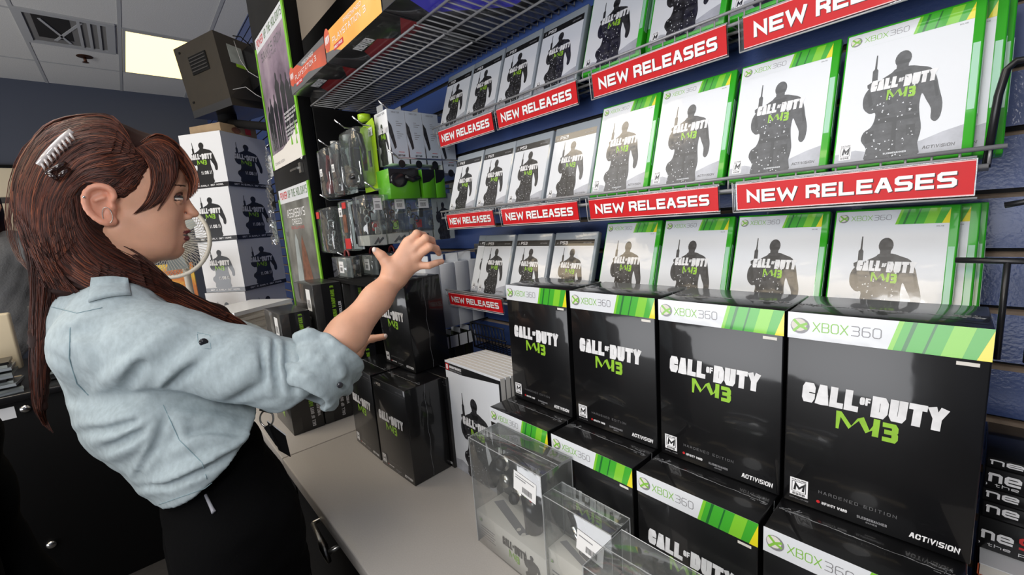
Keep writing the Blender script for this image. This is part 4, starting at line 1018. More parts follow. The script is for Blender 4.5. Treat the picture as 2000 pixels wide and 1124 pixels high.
MB().box((-.24, -.24, -.006), (.12, .108, .004), 'black_matte').build('plate', t)
# white hanging boxes below, seen end on
hb = None
for k, (y0, y1) in enumerate(((-.062, -.012), (-.010, .045), (.047, .100), (.102, .148))):
    lab = 'blank white hanging box beside the bottom shelf sign, %s' % ('foremost', 'second back', 'third back', 'rearmost')[k]
    t = thing('white_hanging_box', lab, 'box', (-.962, y0, 1.243), group='blank white hanging boxes')
    MB().bbox((-.13, 0, 0), (0, y1 - y0, .205), 'card_white', .0015, seg=1).build('carton', t)
    f = MB(); f.box((-.09, .5 * (y1 - y0) - .001, .205), (-.02, .5 * (y1 - y0) + .001, .232), 'card_white'); f.build('hang_tab', t)
# black hang cards with white labels
for k in range(4):
    t = thing('gift_card', 'black hanging card with a white price label, %s of four' % ('nearest', 'second', 'third', 'farthest')[k], 'card', (-.975, -.02 + .036 * k, 1.08), group='black hanging cards beside the tall black box')
    MB().box((-.06, 0, 0), (.01, .003, .135), 'ink_black').build('card', t)
    MB().box((.0102, -.012, .095), (.011, .018, .133), 'barcode').build('price_sticker', t)
    MB().box((-.05, -.002, .133), (.0, -.0005, .15), 'card_white').build('hang_tab', t)
t = thing('card_rail', 'black rail carrying the hanging cards', 'rail', (-1.0, .155, 1.21))
MB().box((-.05, -.19, -.001), (-.045, .003, .004), 'wire_black').build('rod', t)
# little black wire basket
t = thing('wire_basket', 'small black wire basket on the wall behind the strategy guides', 'basket', (-.87, .10, 1.16))
m_ = MB()
for i in range(11): m_.tube([(-.08 + .016 * i, .05, .0), (-.08 + .016 * i, -.01, .0), (-.08 + .016 * i, -.02, .085)], .0018, 'wire_black', 5)
for z_, y_ in ((.0, -.01), (.085, -.02), (.045, -.015)): m_.tube([(-.085, y_, z_), (.085, y_, z_)], .0025, 'wire_black', 6)
m_.build('wires', t)
MB().tube([(-.085, .055, .085), (-.085, -.02, .085), (-.085, -.01, 0), (-.085, .055, 0)], .0025, 'wire_black', 6).build('end_frame', t)
# ------------------------------------------------------------------ strategy guides
gb = None; GW, GH, GT = .222, .300, .0135
for k in range(9):
    lab = 'white strategy guide standing in the row, %s' % ('at the front with its cover showing', 'second from the front', 'third from the front', 'fourth from the front', 'fifth from the front', 'sixth from the front', 'seventh from the front', 'second from the wall', 'nearest the wall')[k]
    if k == 0:
        gb = t = thing('strategy_guide', lab, 'book', group='strategy guides on the counter')
        m_ = MB().box((0, 0, 0), (GW, GT - .0008, GH), 'cover_white', mats={1: 'paper', 3: 'paper', 0: 'paper'})
        a = Art(); cover_back(a, GW, GH)
        a.poly([(0, .955 * GH), (GW * .97, .955 * GH), (GW * .97, .962 * GH), (.4 * GW, .962 * GH), (.34 * GW, .915 * GH), (0, .915 * GH)], 'ink_black', 3); a.rect(0, .955 * GH, GW * .97, .985 * GH, 'ink_black', 3)
        a.rect(GW * .97, .15 * GH, GW, .985 * GH, 'ink_black', 3)
        a.rect(.01 * GW, .92 * GH, .075 * GW, .98 * GH, 'ink_red', 4); a.text('B', .02 * GW, .93 * GH, .04 * GW, .04 * GH, 'ink_white', 5, .2)
        a.text('BRADYGAMES', .09 * GW, .945 * GH, .23 * GW, .022 * GH, 'ink_white', 5, .22); a.text('SIGNATURE SERIES', .09 * GW, .922 * GH, .23 * GW, .015 * GH, 'ink_grey', 5, .2)
        figure(a, .0, 0, GW, .92 * GH, z=4); title(a, .26 * GW, .40 * GH, .54 * GW, .15 * GH, z=7)
        a.text('ONLINE STRATEGY', .50 * GW, .05 * GH, .42 * GW, .02 * GH, 'ink_dim', 5, .18)
        a.put(m_, (0, 0, 0), (1, 0, 0), (0, 0, 1), .00008); m_.build('book_block', t)
        MB().box((0, -.0, GH), (GW, .0008, GH + .0012), 'card_white').build('cover_edge', t)
    else: t = dup(gb, (0, 0, 0), label=lab)
    t.location = (-.757 + .0025 * k, -.152 + GT * k, .9205); t.rotation_euler = (-.0, 0, .0)
# ------------------------------------------------------------------ clear boxes with gadgets in front
def clear_box(name, label, lo, hi, base_h, rotz=0.0, group='clear gadget boxes at the front'):
    o_ = Vector(lo); t = thing(name, label, 'box', o_, (0, 0, rotz), group)
    d = Vector(hi) - o_
    MB().bbox((0, 0, 0), tuple(d), 'clear_haze', .0012, seg=1).build('clear_shell', t)
    e = MB()
    for x, y in ((0, 0), (d.x, 0), (d.x, d.y), (0, d.y)): e.tube([(x, y, 0), (x, y, d.z)], .0006, 'clear_edge', 4)
    for z in (d.z,):
        e.tube([(0, 0, z), (d.x, 0, z), (d.x, d.y, z), (0, d.y, z)], .0007, 'clear_edge', 4, closed=True)
        e.tube([(0, d.y * .5, z + .0004), (d.x, d.y * .55, z + .0004)], .0005, 'clear_edge', 4)
    e.build('shell_creases', t)
    return t, d
def small_base(t, d, h_, txt=True):
    m_ = MB().bbox((.0015, .0015, .0012), (d.x - .0015, d.y - .0015, h_), 'paper', .001, seg=1)
    a = Art(); W_ = d.x
    if txt:
        title(a, .40 * W_, .28 * h_, .32 * W_, .5 * h_, 'ink_black')
        for pts in ():
            pass
        figure(a, .62 * W_, 0, .36 * W_, 1.0 * h_, 'ink_figure', False); ball(a, .07 * W_, .78 * h_, .016 * W_ * 1.6)
        for k in range(5): a.rect(.06 * W_, (.25 + .08 * k) * h_, (.28 - .02 * (k % 2)) * W_, (.28 + .08 * k) * h_, 'ink_grey', 1)
        M.setdefault('ink_title', M['ink_dim'])
    a.put(m_, (.0015, .0015, .0012), (1, 0, 0), (0, 0, 1), .0002)
    b = Art(); D_ = d.y
    b.poly([(.05 * W_, .50 * D_), (.60 * W_, .12 * D_), (.66 * W_, .28 * D_), (.10 * W_, .72 * D_)], 'ink_grey', 1)
    b.disc(.54 * W_, .24 * D_, .02 * W_, .06 * D_, 'paper', 2); b.disc(.62 * W_, .2 * D_, .02 * W_, .06 * D_, 'paper', 2)
    b.put(m_, (.0015, .0015, h_), (1, 0, 0), (0, 1, 0), .0002)
    m_.build('printed_base', t)
t, d = clear_box('gadget_box', 'clear box with a black game controller, nearest the strategy guides', (-.495, -.277, .9205), (-.297, -.199, 1.150), .07)
small_base(t, d, .072); cbx = t
m_ = MB(); a = Art(); a.rect(0, 0, .055, .038, 'barcode', 1)
for k in range(11): a.rect(.022 + .0022 * k, .005, .0232 + .0022 * k, .016, 'ink_black', 2)
a.rect(.004, .026, .03, .028, 'ink_grey', 2); a.rect(.004, .031, .05, .0325, 'ink_grey', 2)
a.put(m_, (.128, -.0006, .178), (1, 0, -.12), (.12, 0, 1), .0002); m_.build('price_sticker', t)
# the controller inside
t = thing('game_controller', 'black game controller with two thumbsticks inside the clear box', 'controller', (-.405, -.2335, 1.068))
MAT_R = Matrix.Rotation(math.radians(80), 4, 'X') @ Matrix.Rotation(math.radians(-24), 4, 'Z')
def ctlP(x, y, z): return MAT_R @ Vector((x, y, z))
bm = bmesh.new()
m_ = MB(); m_.ell((0, .012, 0), (.060, .032, .018), 'plastic_black', MAT_R); m_.build('body', t)
for s in (-1, 1):
    m_ = MB(); m_.tube([ctlP(s * .035, .012, 0), ctlP(s * .055, -.012, -.002), ctlP(s * .066, -.045, -.006), ctlP(s * .062, -.068, -.010)], [.022, .022, .017, .010], 'plastic_black', 14); m_.ell((s * .062, -.070, -.010), (.010, .008, .010), 'plastic_black', MAT_R); m_.build('grip', t)
for x, y in ((-.038, .020), (.020, -.008)):
    m_ = MB(); m_.tube([ctlP(x, y, .010), ctlP(x, y, .024)], [.010, .006], 'plastic_black', 14); m_.tube([ctlP(x, y, .023), ctlP(x, y, .029)], [.011, .0095], 'plastic_dark', 18); m_.tube([ctlP(x, y, .012), ctlP(x, y, .017)], .0145, 'steel', 18); m_.build('thumbstick', t)
m_ = MB(); m_.tube([ctlP(-.02, -.008, .012), ctlP(-.02, -.008, .019)], .013, 'steel', 18); m_.build('direction_pad', t)
for k, (x, y, c) in enumerate(((.040, .030, 'mag_yellow'), (.040, .010, 'thin_green'), (.030, .020, 'mag_blue'), (.050, .020, 'ink_red'))): MB().tube([ctlP(x, y, .012), ctlP(x, y, .020)], .0045, c, 12).build('button', t)
m_ = MB(); m_.tube([ctlP(0, .026, .015), ctlP(0, .026, .020)], .008, 'steel', 16); m_.build('guide_button', t)
t, d = clear_box('gadget_box', 'clear box with a dark earpiece, between the controller box and the nearest clear box', (-.316, -.275, .9205), (-.181, -.228, 1.113), .07, 0.0)
t.location = (-.30, -.272, .9205)
small_base(t, d, .095); eb_ = t
m_ = MB(); a = Art(); a.rect(0, 0, .05, .036, 'barcode', 1)
for k in range(10): a.rect(.018 + .0022 * k, .005, .0192 + .0022 * k, .016, 'ink_black', 2)
a.rect(.004, .026, .03, .028, 'ink_grey', 2)
a.put(m_, (.068, -.0006, .135), (1, 0, -.12), (.12, 0, 1), .0002); m_.build('price_sticker', t)
t = thing('earpiece', 'dark grey earpiece leaning inside the second clear box', 'headset', (-.225, -.250, 1.027))
m_ = MB().bbox((-.018, -.008, -.004), (.020, .008, .010), 'plastic_dark', .004, Matrix.Rotation(.3, 4, 'Y')); m_.build('cradle', t)
m_ = MB().bbox((-.010, -.007, 0), (.012, .005, .075), 'plastic_dark', .004, Matrix.Rotation(-.42, 4, 'Y')); m_.build('body', t)
m_ = MB().tube([(-.006, -.009, .012), (-.022, -.009, .05)], [.0035, .006], 'chrome', 10); m_.build('silver_band', t)
t, d = clear_box('gadget_box', 'clear empty-looking box nearest the camera at the bottom edge', (-.135, -.372, .9205), (.005, -.290, 1.150), .07, 0.0)
small_base(t, d, .075)
# the clear box's inner tray
m_ = MB().bbox((.02, .012, .08), (d.x - .02, d.y - .012, .205), 'clear_haze', .008, seg=2); m_.build('inner_tray', t)
# ------------------------------------------------------------------ stack at the right edge
ORDN = ('topmost', 'second from the top', 'third from the top', 'fourth from the top', 'fifth from the top')
z_ = 1.233
rs = random.Random(9)
for k in range(5):
    h_ = (.014, .028, .018, .022, .045)[k]; z_ -= h_
    m_ = MB().bbox((0, 0, 0), (.20, .12, h_ - .0008), 'ink_black', .001, seg=1); a = Art()
    lh = min(h_ * .62, .016); a.text('Game', -.036, h_ * .34, .066, lh, 'ink_white', 2, .19, .12); a.text('Stop', .034, h_ * .34, .060, lh, 'ink_red', 2, .19, .12)
    if k in (1, 4): a.text('power to the players', -.05, h_ * .14, .13, .0045, 'ink_white', 2, .14, .25)
    a.items = [(p_, m2, zz2) for p_, m2, zz2 in a.items if min(q[0] for q in p_) > 0.001]
    a.put(m_, (0, 0, 0), (1, 0, 0), (0, 0, 1), .0002)
    o = m_.build('gift_box'); o.location = (.182 + rs.uniform(0, .002), .035, z_); tag(o, 'black slim box lettered white and red, %s at the right edge' % ORDN[k], 'box', 'black lettered boxes at the right edge')
M['orange_cover'] = mat('orange_cover', (190, 84, 40), .5)
k = 0
while k < 4:
    h_ = .0175; z_ -= h_
    t = thing('book', 'orange-covered book at the right edge, %s of its stack' % (ORDN + ('sixth from the top', 'seventh from the top', 'eighth from the top', 'ninth from the top', 'tenth from the top', 'eleventh from the top'))[k], 'book', (.184 + .001 * (k % 2), .002 + .001 * (k % 3), z_), group='orange-covered books at the right edge')
    MB().box((0.002, .001, .0012), (.20, .16, h_ - .0016), 'paper').build('pages', t)
    m_ = MB(); m_.box((0, 0, h_ - .0016), (.20, .16, h_ - .0004), 'card_white'); m_.box((0, 0, 0), (.20, .16, .0012), 'orange_cover'); m_.box((0, .0, 0), (.0012, .16, h_ - .0004), 'orange_cover'); m_.build('cover', t)
    k += 1
tag(MB().bbox((.184, .003, .9205), (.384, .163, z_ - .0005), 'black_lam', .002).build('riser_block'), 'black riser block under the orange-covered books', 'riser')
# ------------------------------------------------------------------ console cartons on the overhead rack
M['gold_print'] = noise_print('gold_print', (226, 150, 60), (240, 178, 84), (248, 200, 120), 3)
M['orange_print'] = noise_print('orange_print', (190, 76, 50), (208, 92, 62), (150, 70, 56), 4)
M['blue_print'] = mat('blue_print', (64, 58, 200), .4, coat=.3)
M['red_dark'] = mat('red_dark', (128, 22, 26), .45, coat=.2)
def console(label, x0, x1, front, kind):
    t = thing('console_carton', label, 'carton', (x0, -.2, RZ + .0045), group='console cartons on the overhead rack')
    W_ = x1 - x0 - .003; H_ = .074; D_ = .335
    m_ = MB().bbox((0, 0, 0), (W_, D_, H_), 'ink_black', .0015, seg=1); a = Art()
    a.rect(0, 0, W_, H_, front, 1)
    if kind == 'a':
        a.poly([(0, 0), (W_ * .95, 0), (W_ * .55, H_ * .3), (W_ * .3, H_ * .25), (0, H_ * .42)], 'ink_dim', 2); a.poly([(.25 * W_, H_), (W_, H_), (W_, H_ * .75), (.6 * W_, .8 * H_), (.4 * W_, .72 * H_)], 'ink_dim', 2)
        a.disc(.07 * W_, .72 * H_, .07 * W_, .42 * H_, 'orange_print', 3); a.text('NOW', .02 * W_, .62 * H_, .10 * W_, .24 * H_, 'ink_white', 4, .2)
    else:
        a.disc(.05 * W_, .72 * H_, .06 * W_, .42 * H_, 'orange_print', 3); a.text('NOW', .01 * W_, .60 * H_, .09 * W_, .26 * H_, 'ink_white', 4, .2)
        a.poly([(0, 0), (W_ * .3, 0), (W_ * .18, H_ * .22), (0, H_ * .35)], 'ink_dim', 2)
    if kind in 'ab':
        a.text('PREOWNED', .40 * W_, .74 * H_, .32 * W_, .13 * H_, 'ink_white', 4, .15); a.text('PLAYSTATION 3', .16 * W_, .44 * H_, .62 * W_, .20 * H_, 'ink_white', 4, .13, .2); a.text('GREAT PRICE', .18 * W_, .22 * H_, .16 * W_, .09 * H_, 'ink_white', 4, .2)
        a.rect(.17 * W_, .17 * H_, .36 * W_, .36 * H_, 'ink_red', 3)
    else: a.poly([(0, 0), (.28 * W_, 0), (.2 * W_, H_), (0, H_)], 'ink_black', 3); a.text('PREOWNED', .05 * W_, .35 * H_, .16 * W_, .2 * H_, 'ink_white', 4, .2)
    a.put(m_, (0, 0, 0), (1, 0, 0), (0, 0, 1), .0002)
    b = Art()                                    # underside, seen from below: x runs the same way, y backwards
    if kind in 'ab':
        b.poly([(0, 0), (.30 * W_, 0), (.42 * W_, .045), (.60 * W_, .055), (.78 * W_, .035), (W_, .055), (W_, 0)] if False else [(0, D_ - .105), (.25 * W_, D_ - .10), (.36 * W_, D_ - .055), (.62 * W_, D_ - .05), (.72 * W_, D_ - .10), (W_, D_ - .045), (W_, 0), (0, 0)], 'red_dark', 1)
        b.text('PREOWNED', .36 * W_, D_ - .048, .24 * W_, .026, 'ink_white', 2, .2, .12)
        b.poly([(0, 0), (W_, 0), (W_, D_ - .115), (0, D_ - .115)], 'ink_black', 2)
    else: b.poly([(.22 * W_, D_ - .02), (.14 * W_, D_ - .09), (.5 * W_, .1), (W_, .1), (W_, D_)], 'blue_print', 1)
    b.put(m_, (0, D_, 0), (1, 0, 0), (0, -1, 0), .0002)
    m_.build('carton', t)
    return t
console('orange and grey console carton at the left end of the overhead rack', -1.50, -1.152, 'orange_print', 'a')
console('gold console carton with black underside in the middle of the overhead rack', -1.148, -.79, 'gold_print', 'b')
console('blue and black console carton at the right of the overhead rack', -.786, -.43, 'blue_print', 'c')
console('blue console carton mostly out of the top of the frame', -.426, -.07, 'blue_print', 'c')
# ------------------------------------------------------------------ people: smooth skinned surfaces from distance fields
def A3(p): return np.array(p[:], dtype=np.float64)
def smin(a, b, k):
    h = np.clip(.5 + .5 * (b - a) / k, 0, 1)
    return b * (1 - h) + a * h - k * h * (1 - h)
def smax(a, b, k): return -smin(-a, -b, k)
def f_cap(a, b, ra, rb):
    a = A3(a); b = A3(b); ab = b - a; L2 = max(ab @ ab, 1e-12)
    def f(P):
        t = np.clip(((P - a) @ ab) / L2, 0, 1)
        return np.linalg.norm(P - a - t[:, None] * ab, axis=1) - (ra + (rb - ra) * t)
    return f
def f_ell(c, r, B=np.eye(3)):
    c = A3(c); r = np.array(r, float); B = np.array(B, float)
    def f(P):
        q = (P - c) @ B.T
        k0 = np.linalg.norm(q / r, axis=1); k1 = np.linalg.norm(q / (r * r), axis=1) + 1e-9
        return k0 * (k0 - 1) / k1
    return f
class Field:
    """a chain of add / cut operations with soft blends"""
    def __init__(s): s.ops = []
    def add(s, f, k=.01): s.ops.append((0, f, k)); return s
    def cut(s, f, k=.006): s.ops.append((1, f, k)); return s
    def keep(s, f, k=.004): s.ops.append((2, f, k)); return s
    def disp(s, f): s.ops.append((3, f, 0)); return s
    def __call__(s, P):
        v = None
        for op, f, k in s.ops:
            d = f(P)
            if v is None: v = d
            elif op == 0: v = smin(v, d, k)
            elif op == 1: v = smax(v, -d, k)
            elif op == 2: v = smax(v, d, k)
            else: v = v + d
        return v
def mesh_field(F, lo, hi, h):
    """surface nets: one vertex per crossed cell"""
    lo = np.array(lo, float); n = np.maximum(2, np.ceil((np.array(hi, float) - lo) / h).astype(int)) + 1
    ax = [lo[i] + h * np.arange(n[i]) for i in range(3)]
    V = np.empty(n)
    for i in range(n[0]):
        Y, Z = np.meshgrid(ax[1], ax[2], indexing='ij')
        V[i] = F(np.stack([np.full(Y.size, ax[0][i]), Y.ravel(), Z.ravel()], 1)).reshape(n[1], n[2])
    S = V < 0
    c = [S[i:n[0] - 1 + i, j:n[1] - 1 + j, k:n[2] - 1 + k] for i in (0, 1) for j in (0, 1) for k in (0, 1)]
    sm = sum(x.astype(np.int8) for x in c); act = (sm > 0) & (sm < 8)
    idx = np.full(act.shape, -1, int); cells = np.argwhere(act); idx[act] = np.arange(len(cells))
    acc = np.zeros((len(cells), 3)); cnt = np.zeros(len(cells))
    cor = [(i, j, k) for i in (0, 1) for j in (0, 1) for k in (0, 1)]
    for a in range(8):
        for b in range(a + 1, 8):
            d = np.abs(np.subtract(cor[a], cor[b]))
            if d.sum() != 1: continue
            pa = cells + cor[a]; pb = cells + cor[b]
            va = V[tuple(pa.T)]; vb = V[tuple(pb.T)]; m = (va < 0) != (vb < 0)
            t = np.where(m, va / np.where(m, va - vb, 1), 0)
            acc[m] += (pa + t[:, None] * (pb - pa))[m]; cnt[m] += 1
    verts = lo + h * acc / cnt[:, None]
    faces = []
    for axis in range(3):
        o1, o2 = [(1, 2), (2, 0), (0, 1)][axis]
        sl0 = [slice(1, n[i] - 1) for i in range(3)]; sl1 = list(sl0)
        sl0[axis] = slice(0, n[axis] - 1); sl1[axis] = slice(1, n[axis])
        a = S[tuple(sl0)]; b = S[tuple(sl1)]
        E_ = np.argwhere(a != b); off = np.array([1, 1, 1]); off[axis] = 0
        base = E_ + off
        q = []
        for d1, d2 in ((-1, -1), (0, -1), (0, 0), (-1, 0)):
            c_ = base.copy(); c_[:, o1] += d1; c_[:, o2] += d2
            q.append(idx[tuple(c_.T)])
        q = np.stack(q, 1); flip = ~a[tuple(E_.T)]
        q[flip] = q[flip][:, ::-1]; faces.append(q)
    faces = np.concatenate(faces); faces = faces[(faces >= 0).all(1)]
    return verts, faces
def add_field(mb, F, lo, hi, h, m, pick=None):
    v, f = mesh_field(F, lo, hi, h)
    if not len(f): return mb
    if pick is None: return mb.add(v.tolist(), f.tolist(), m, True)
    cen = v[f].mean(1); sel = pick(cen); o = len(mb.v)
    mb.v.extend(map(tuple, v.tolist()))
    names = [m] + list(dict.fromkeys(x for x in sel if x)); ids = {k: mb.mi(k) for k in names}
    for q, s_ in zip(f.tolist(), sel):
        mb.f.append(tuple(o + k for k in q)); mb.m.append(ids[s_ or m]); mb.sm.append(True)
    return mb
def bounds(pts, pad):
    a = np.array([A3(p) for p in pts]); return a.min(0) - pad, a.max(0) + pad

def skin_mat(name, rgb, var=.08):
    m = mat(name, rgb, .48, var=var, vscale=25, bump=.03, bscale=400)
    b = m.node_tree.nodes['Principled BSDF']; b.inputs['Subsurface Weight'].default_value = .12; b.inputs['Subsurface Radius'].default_value = (.01, .004, .002)
    return m
M['skin'] = skin_mat('skin', (226, 172, 143))
M['skin_ear'] = skin_mat('skin_ear', (218, 152, 126))
M['lips'] = mat('lips', (122, 44, 48), .35, coat=.2)
M['eye_white'] = mat('eye_white', (226, 222, 216), .2, coat=.5)
M['eye_dark'] = mat('eye_dark', (30, 22, 20), .2, coat=.6)
M['eye_shadow'] = mat('eye_shadow', (112, 72, 62), .6)
M['brow'] = mat('brow', (70, 42, 32), .7)
M['nail'] = mat('nail', (240, 222, 214), .2, coat=.6)
M['hair_dark'] = mat('hair_dark', (52, 26, 20), .5, spec=.3, var=.35, vscale=60)
M['hair_mid'] = mat('hair_mid', (84, 41, 28), .45, spec=.35)
M['hair_light'] = mat('hair_light', (128, 68, 42), .42, spec=.4)
M['hair_deep'] = mat('hair_deep', (40, 20, 16), .6, spec=.2)
M['chambray'] = mat('chambray', (164, 177, 182), .85, var=.10, vscale=150, bump=.05, bscale=260, aniso=(1, 1, .5))
M['chambray_seam'] = mat('chambray_seam', (128, 152, 160), .85, var=.1, vscale=200)
M['black_cloth'] = mat('black_cloth', (6, 6, 7), .95, spec=.08, bump=.1, bscale=300)
M['button_dark'] = mat('button_dark', (44, 44, 52), .3, coat=.4)

# ---- the woman: head frame, side on to the camera
HD = .775
d0 = ray(250, 400).normalized(); c0 = spot(250, 400, HD); rn = -d0
def H(px, py, off=0.0, base=None):
    d = ray(px, py); t = ((c0 - CAM).dot(rn) + off) / d.dot(rn)
    return CAM + d * t
ua = (H(260, 400) - H(240, 400)); ub = -(H(250, 410) - H(250, 390)); ua.normalize(); ub = (ub - ua * ub.dot(ua)).normalized()
HB = np.array([A3(ua), A3(ub), A3(rn)])         # rows: towards the face, up, towards the camera
hf = Field()
hf.add(f_ell(H(222, 350), (.090, .090, .072), HB))
hf.add(f_ell(H(288, 400), (.052, .085, .058), HB), .03)
hf.add(f_ell(H(318, 345), (.032, .045, .055), HB), .03)            # forehead
for s in (1, -1):
    hf.add(f_cap(H(232, 445, s * .050), H(318, 487, s * .020), .018, .016), .03)
    hf.add(f_ell(H(305, 418, s * .040), (.026, .022, .018), HB), .02)
    hf.add(f_ell(H(290, 460, s * .036), (.034, .034, .018), HB), .03)
hf.add(f_ell(H(336, 489), (.0165, .0165, .021), HB), .016)            # chin
hf.add(f_ell(H(337, 362), (.013, .009, .044), HB), .014)           # brow
hf.add(f_ell(H(342, 457), (.0185, .028, .027), HB), .018)           # muzzle
for s in (1, -1): hf.cut(f_ell(H(353, 387, s * .031), (.016, .0105, .016), HB), .010)
hf.add(f_cap(H(350, 376), H(376, 415), .0070, .0085), .009)         # nose
hf.add(f_ell(H(378.5, 418), (.0082, .0068, .0082), HB), .005)
for s in (1, -1):
    hf.add(f_ell(H(366, 424, s * .0105), (.0085, .006, .0055), HB), .005)
    hf.cut(f_ell(H(371, 429.5, s * .0055), (.005, .0022, .0035), HB), .002)
hf.add(f_ell(H(362, 451.5), (.0095, .0050, .0185), HB), .004)      # lips
hf.add(f_ell(H(359, 465.5), (.0100, .0062, .0165), HB), .004)
hf.cut(f_ell(H(360, 458.4), (.021, .0007, .027), HB), .002)
hf.cut(f_ell(H(363, 479), (.008, .0045, .02), HB), .007)
for s in (1, -1):                                                   # eyelids over the eyeball
    hf.add(f_ell(H(343, 387.5, s * .031), (.0118, .0118, .0125), HB), .003)
hf.add(f_cap(H(222, 470), H(218, 605), .054, .050), .03)           # neck
# ear on the near side
ear = Field()
ear.add(f_ell(H(196, 398, .074), (.019, .031, .007), HB))
rim = [(219, 392), (222, 383), (219, 374), (211, 367.5), (200, 364), (188, 364), (177, 368), (169, 375.5), (165.5, 385), (166, 396), (170, 407), (177, 417), (187, 426), (198, 433), (208, 437)]
for (x0, y0), (x1, y1) in zip(rim, rim[1:]): ear.add(f_cap(H(x0, y0, .082), H(x1, y1, .082), .0042, .0042), .004)
ear.cut(f_ell(H(200, 405, .089), (.012, .016, .011), HB), .004)
ear.cut(f_ell(H(196, 381, .088), (.014, .008, .006), HB), .004)
ear.add(f_cap(H(186, 392, .081), H(204, 386, .081), .003, .003), .003)
ear.add(f_ell(H(219, 404, .078), (.005, .007, .006), HB), .004)      # tragus
ear.add(f_ell(H(215, 432, .077), (.0095, .009, .006), HB), .006)     # lobe
ear.add(f_ell(H(205, 405, .064), (.018, .028, .010), HB), .006)
hf.add(ear, .004)
def head_pick(c):
    q = lambda p: np.linalg.norm((c - A3(p)) @ HB.T / 1.0, axis=1)
    out = np.array([None] * len(c), dtype=object)
    l = lambda p, r: np.linalg.norm(((c - A3(p)) @ HB.T) / np.array(r), axis=1) < 1
    out[l(H(196, 402, .085), (.026, .040, .022))] = 'skin_ear'
    out[l(H(357, 453.0), (.0200, .0050, .027))] = 'lips'; out[l(H(356, 465.0), (.0190, .0072, .025))] = 'lips'; out[l(H(357, 458.4), (.0215, .0016, .03))] = 'eye_dark'
    for s in (1, -1):
        out[l(H(342, 383, s * .031), (.018, .0095, .018))] = 'eye_shadow'
        out[l(H(346.5, 388.0, s * .032), (.0085, .0030, .0165))] = 'eye_white'
        out[l(H(350, 387.6, s * .031), (.0046, .0038, .0100))] = 'eye_dark'
        out[l(H(345, 384.2, s * .034), (.0135, .0024, .018))] = 'eye_dark'
        out[l(H(342, 392.2, s * .036), (.0095, .0014, .014))] = 'eye_dark'
        out[l(H(343, 363, s * .034), (.0155, .0028, .022))] = 'brow'
    return out
# ---- right arm and hand (towards the camera), left arm behind it
S3 = lambda l: [spot(*p) for p in l]
arm = Field()
sh, el, wr = spot(265, 665, .735), spot(624, 718, .80), spot(768, 545, .925)
arm.add(f_cap(sh, el, .05, .040)); fa = el.lerp(wr, .35)
arm.add(f_cap(el, fa, .037, .0355), .02); arm.add(f_cap(fa, el.lerp(wr, .75), .0355, .0285), .02); arm.add(f_cap(el.lerp(wr, .75), wr, .0285, .0250), .02)
hand = Field()
hand.add(f_cap(el.lerp(wr, .72), wr, .0288, .0250))
MC = {'i': spot(799, 476, .925), 'm': spot(808, 487, .922), 'r': spot(812, 502, .924), 'p': spot(812, 518, .930)}
for k, q in MC.items():
    hand.add(f_cap(wr.lerp(q, .12), q, .0225 if k in 'mr' else .0195, .0112), .012)
for a, b in (('i', 'm'), ('m', 'r'), ('r', 'p')): hand.add(f_cap(MC[a].lerp(wr, .10), MC[b].lerp(wr, .10), .0105, .0105), .006)
FING = {'i': [(799, 476, .925), (814, 457, .918), (827, 460, .945), (834, 468, .965)], 'm': [(808, 487, .922), (831, 466, .912), (843, 470, .935), (847, 480, .958)],
        'r': [(812, 502, .924), (839, 483, .914), (852, 486, .936), (857, 495, .955)], 'p': [(811, 519, .930), (838, 519, .922), (852, 514, .930), (863, 511, .940)]}
FR = {'i': (.0098, .0090, .0080, .0068), 'm': (.0100, .0092, .0081, .0069), 'r': (.0096, .0088, .0078, .0067), 'p': (.0088, .0078, .0070, .0060)}
for k, L in FING.items():
    P = S3(L)
    for j in range(3): hand.add(f_cap(P[j], P[j + 1], FR[k][j], FR[k][j + 1]), .002 if j else .004)
    hand.add(f_ell(P[0] + rn * .003, (.0105, .0105, .0105)), .006)
T_ = S3([(766, 530, .915), (755, 513, .912), (745, 500, .908), (735.5, 491.5, .905)])
for j in range(3): hand.add(f_cap(T_[j], T_[j + 1], (.018, .0125, .0105)[j], (.0130, .0105, .0085)[j]), .012 if j == 0 else .004)
hand.add(f_cap(spot(762, 535, .92), MC['i'], .014, .012), .014)
larm = Field(); LS = S3([(330, 650, .99), (545, 730, .97), (668, 690, 1.02)])
larm.add(f_cap(LS[0], LS[1], .045, .038)); larm.add(f_cap(LS[1], LS[2], .038, .026), .015)
PB = Vector((-1.0, -.21, 1.24))
lhand = Field(); lw = LS[2]
LM = [spot(700, 664 + 9 * k, 1.035) for k in range(4)]
lhand.add(f_cap(LS[1].lerp(lw, .7), lw, .028, .025))
for k in range(4):
    lhand.add(f_cap(lw.lerp(LM[k], .1), LM[k], .020, .0115), .012)
    tip = spot((750, 716, 708, 700)[k], 658 + 9.5 * k, 1.018); mid = LM[k].lerp(tip, .5) + rn * .006
    lhand.add(f_cap(LM[k], mid, .0105, .0092), .005); lhand.add(f_cap(mid, tip, .0092, .0075), .004)
lt = S3([(690, 655, 1.03), (702, 644, 1.03), (712, 638, 1.03)]); lhand.add(f_cap(lt[0], lt[1], .014, .011), .01); lhand.add(f_cap(lt[1], lt[2], .011, .008), .004)
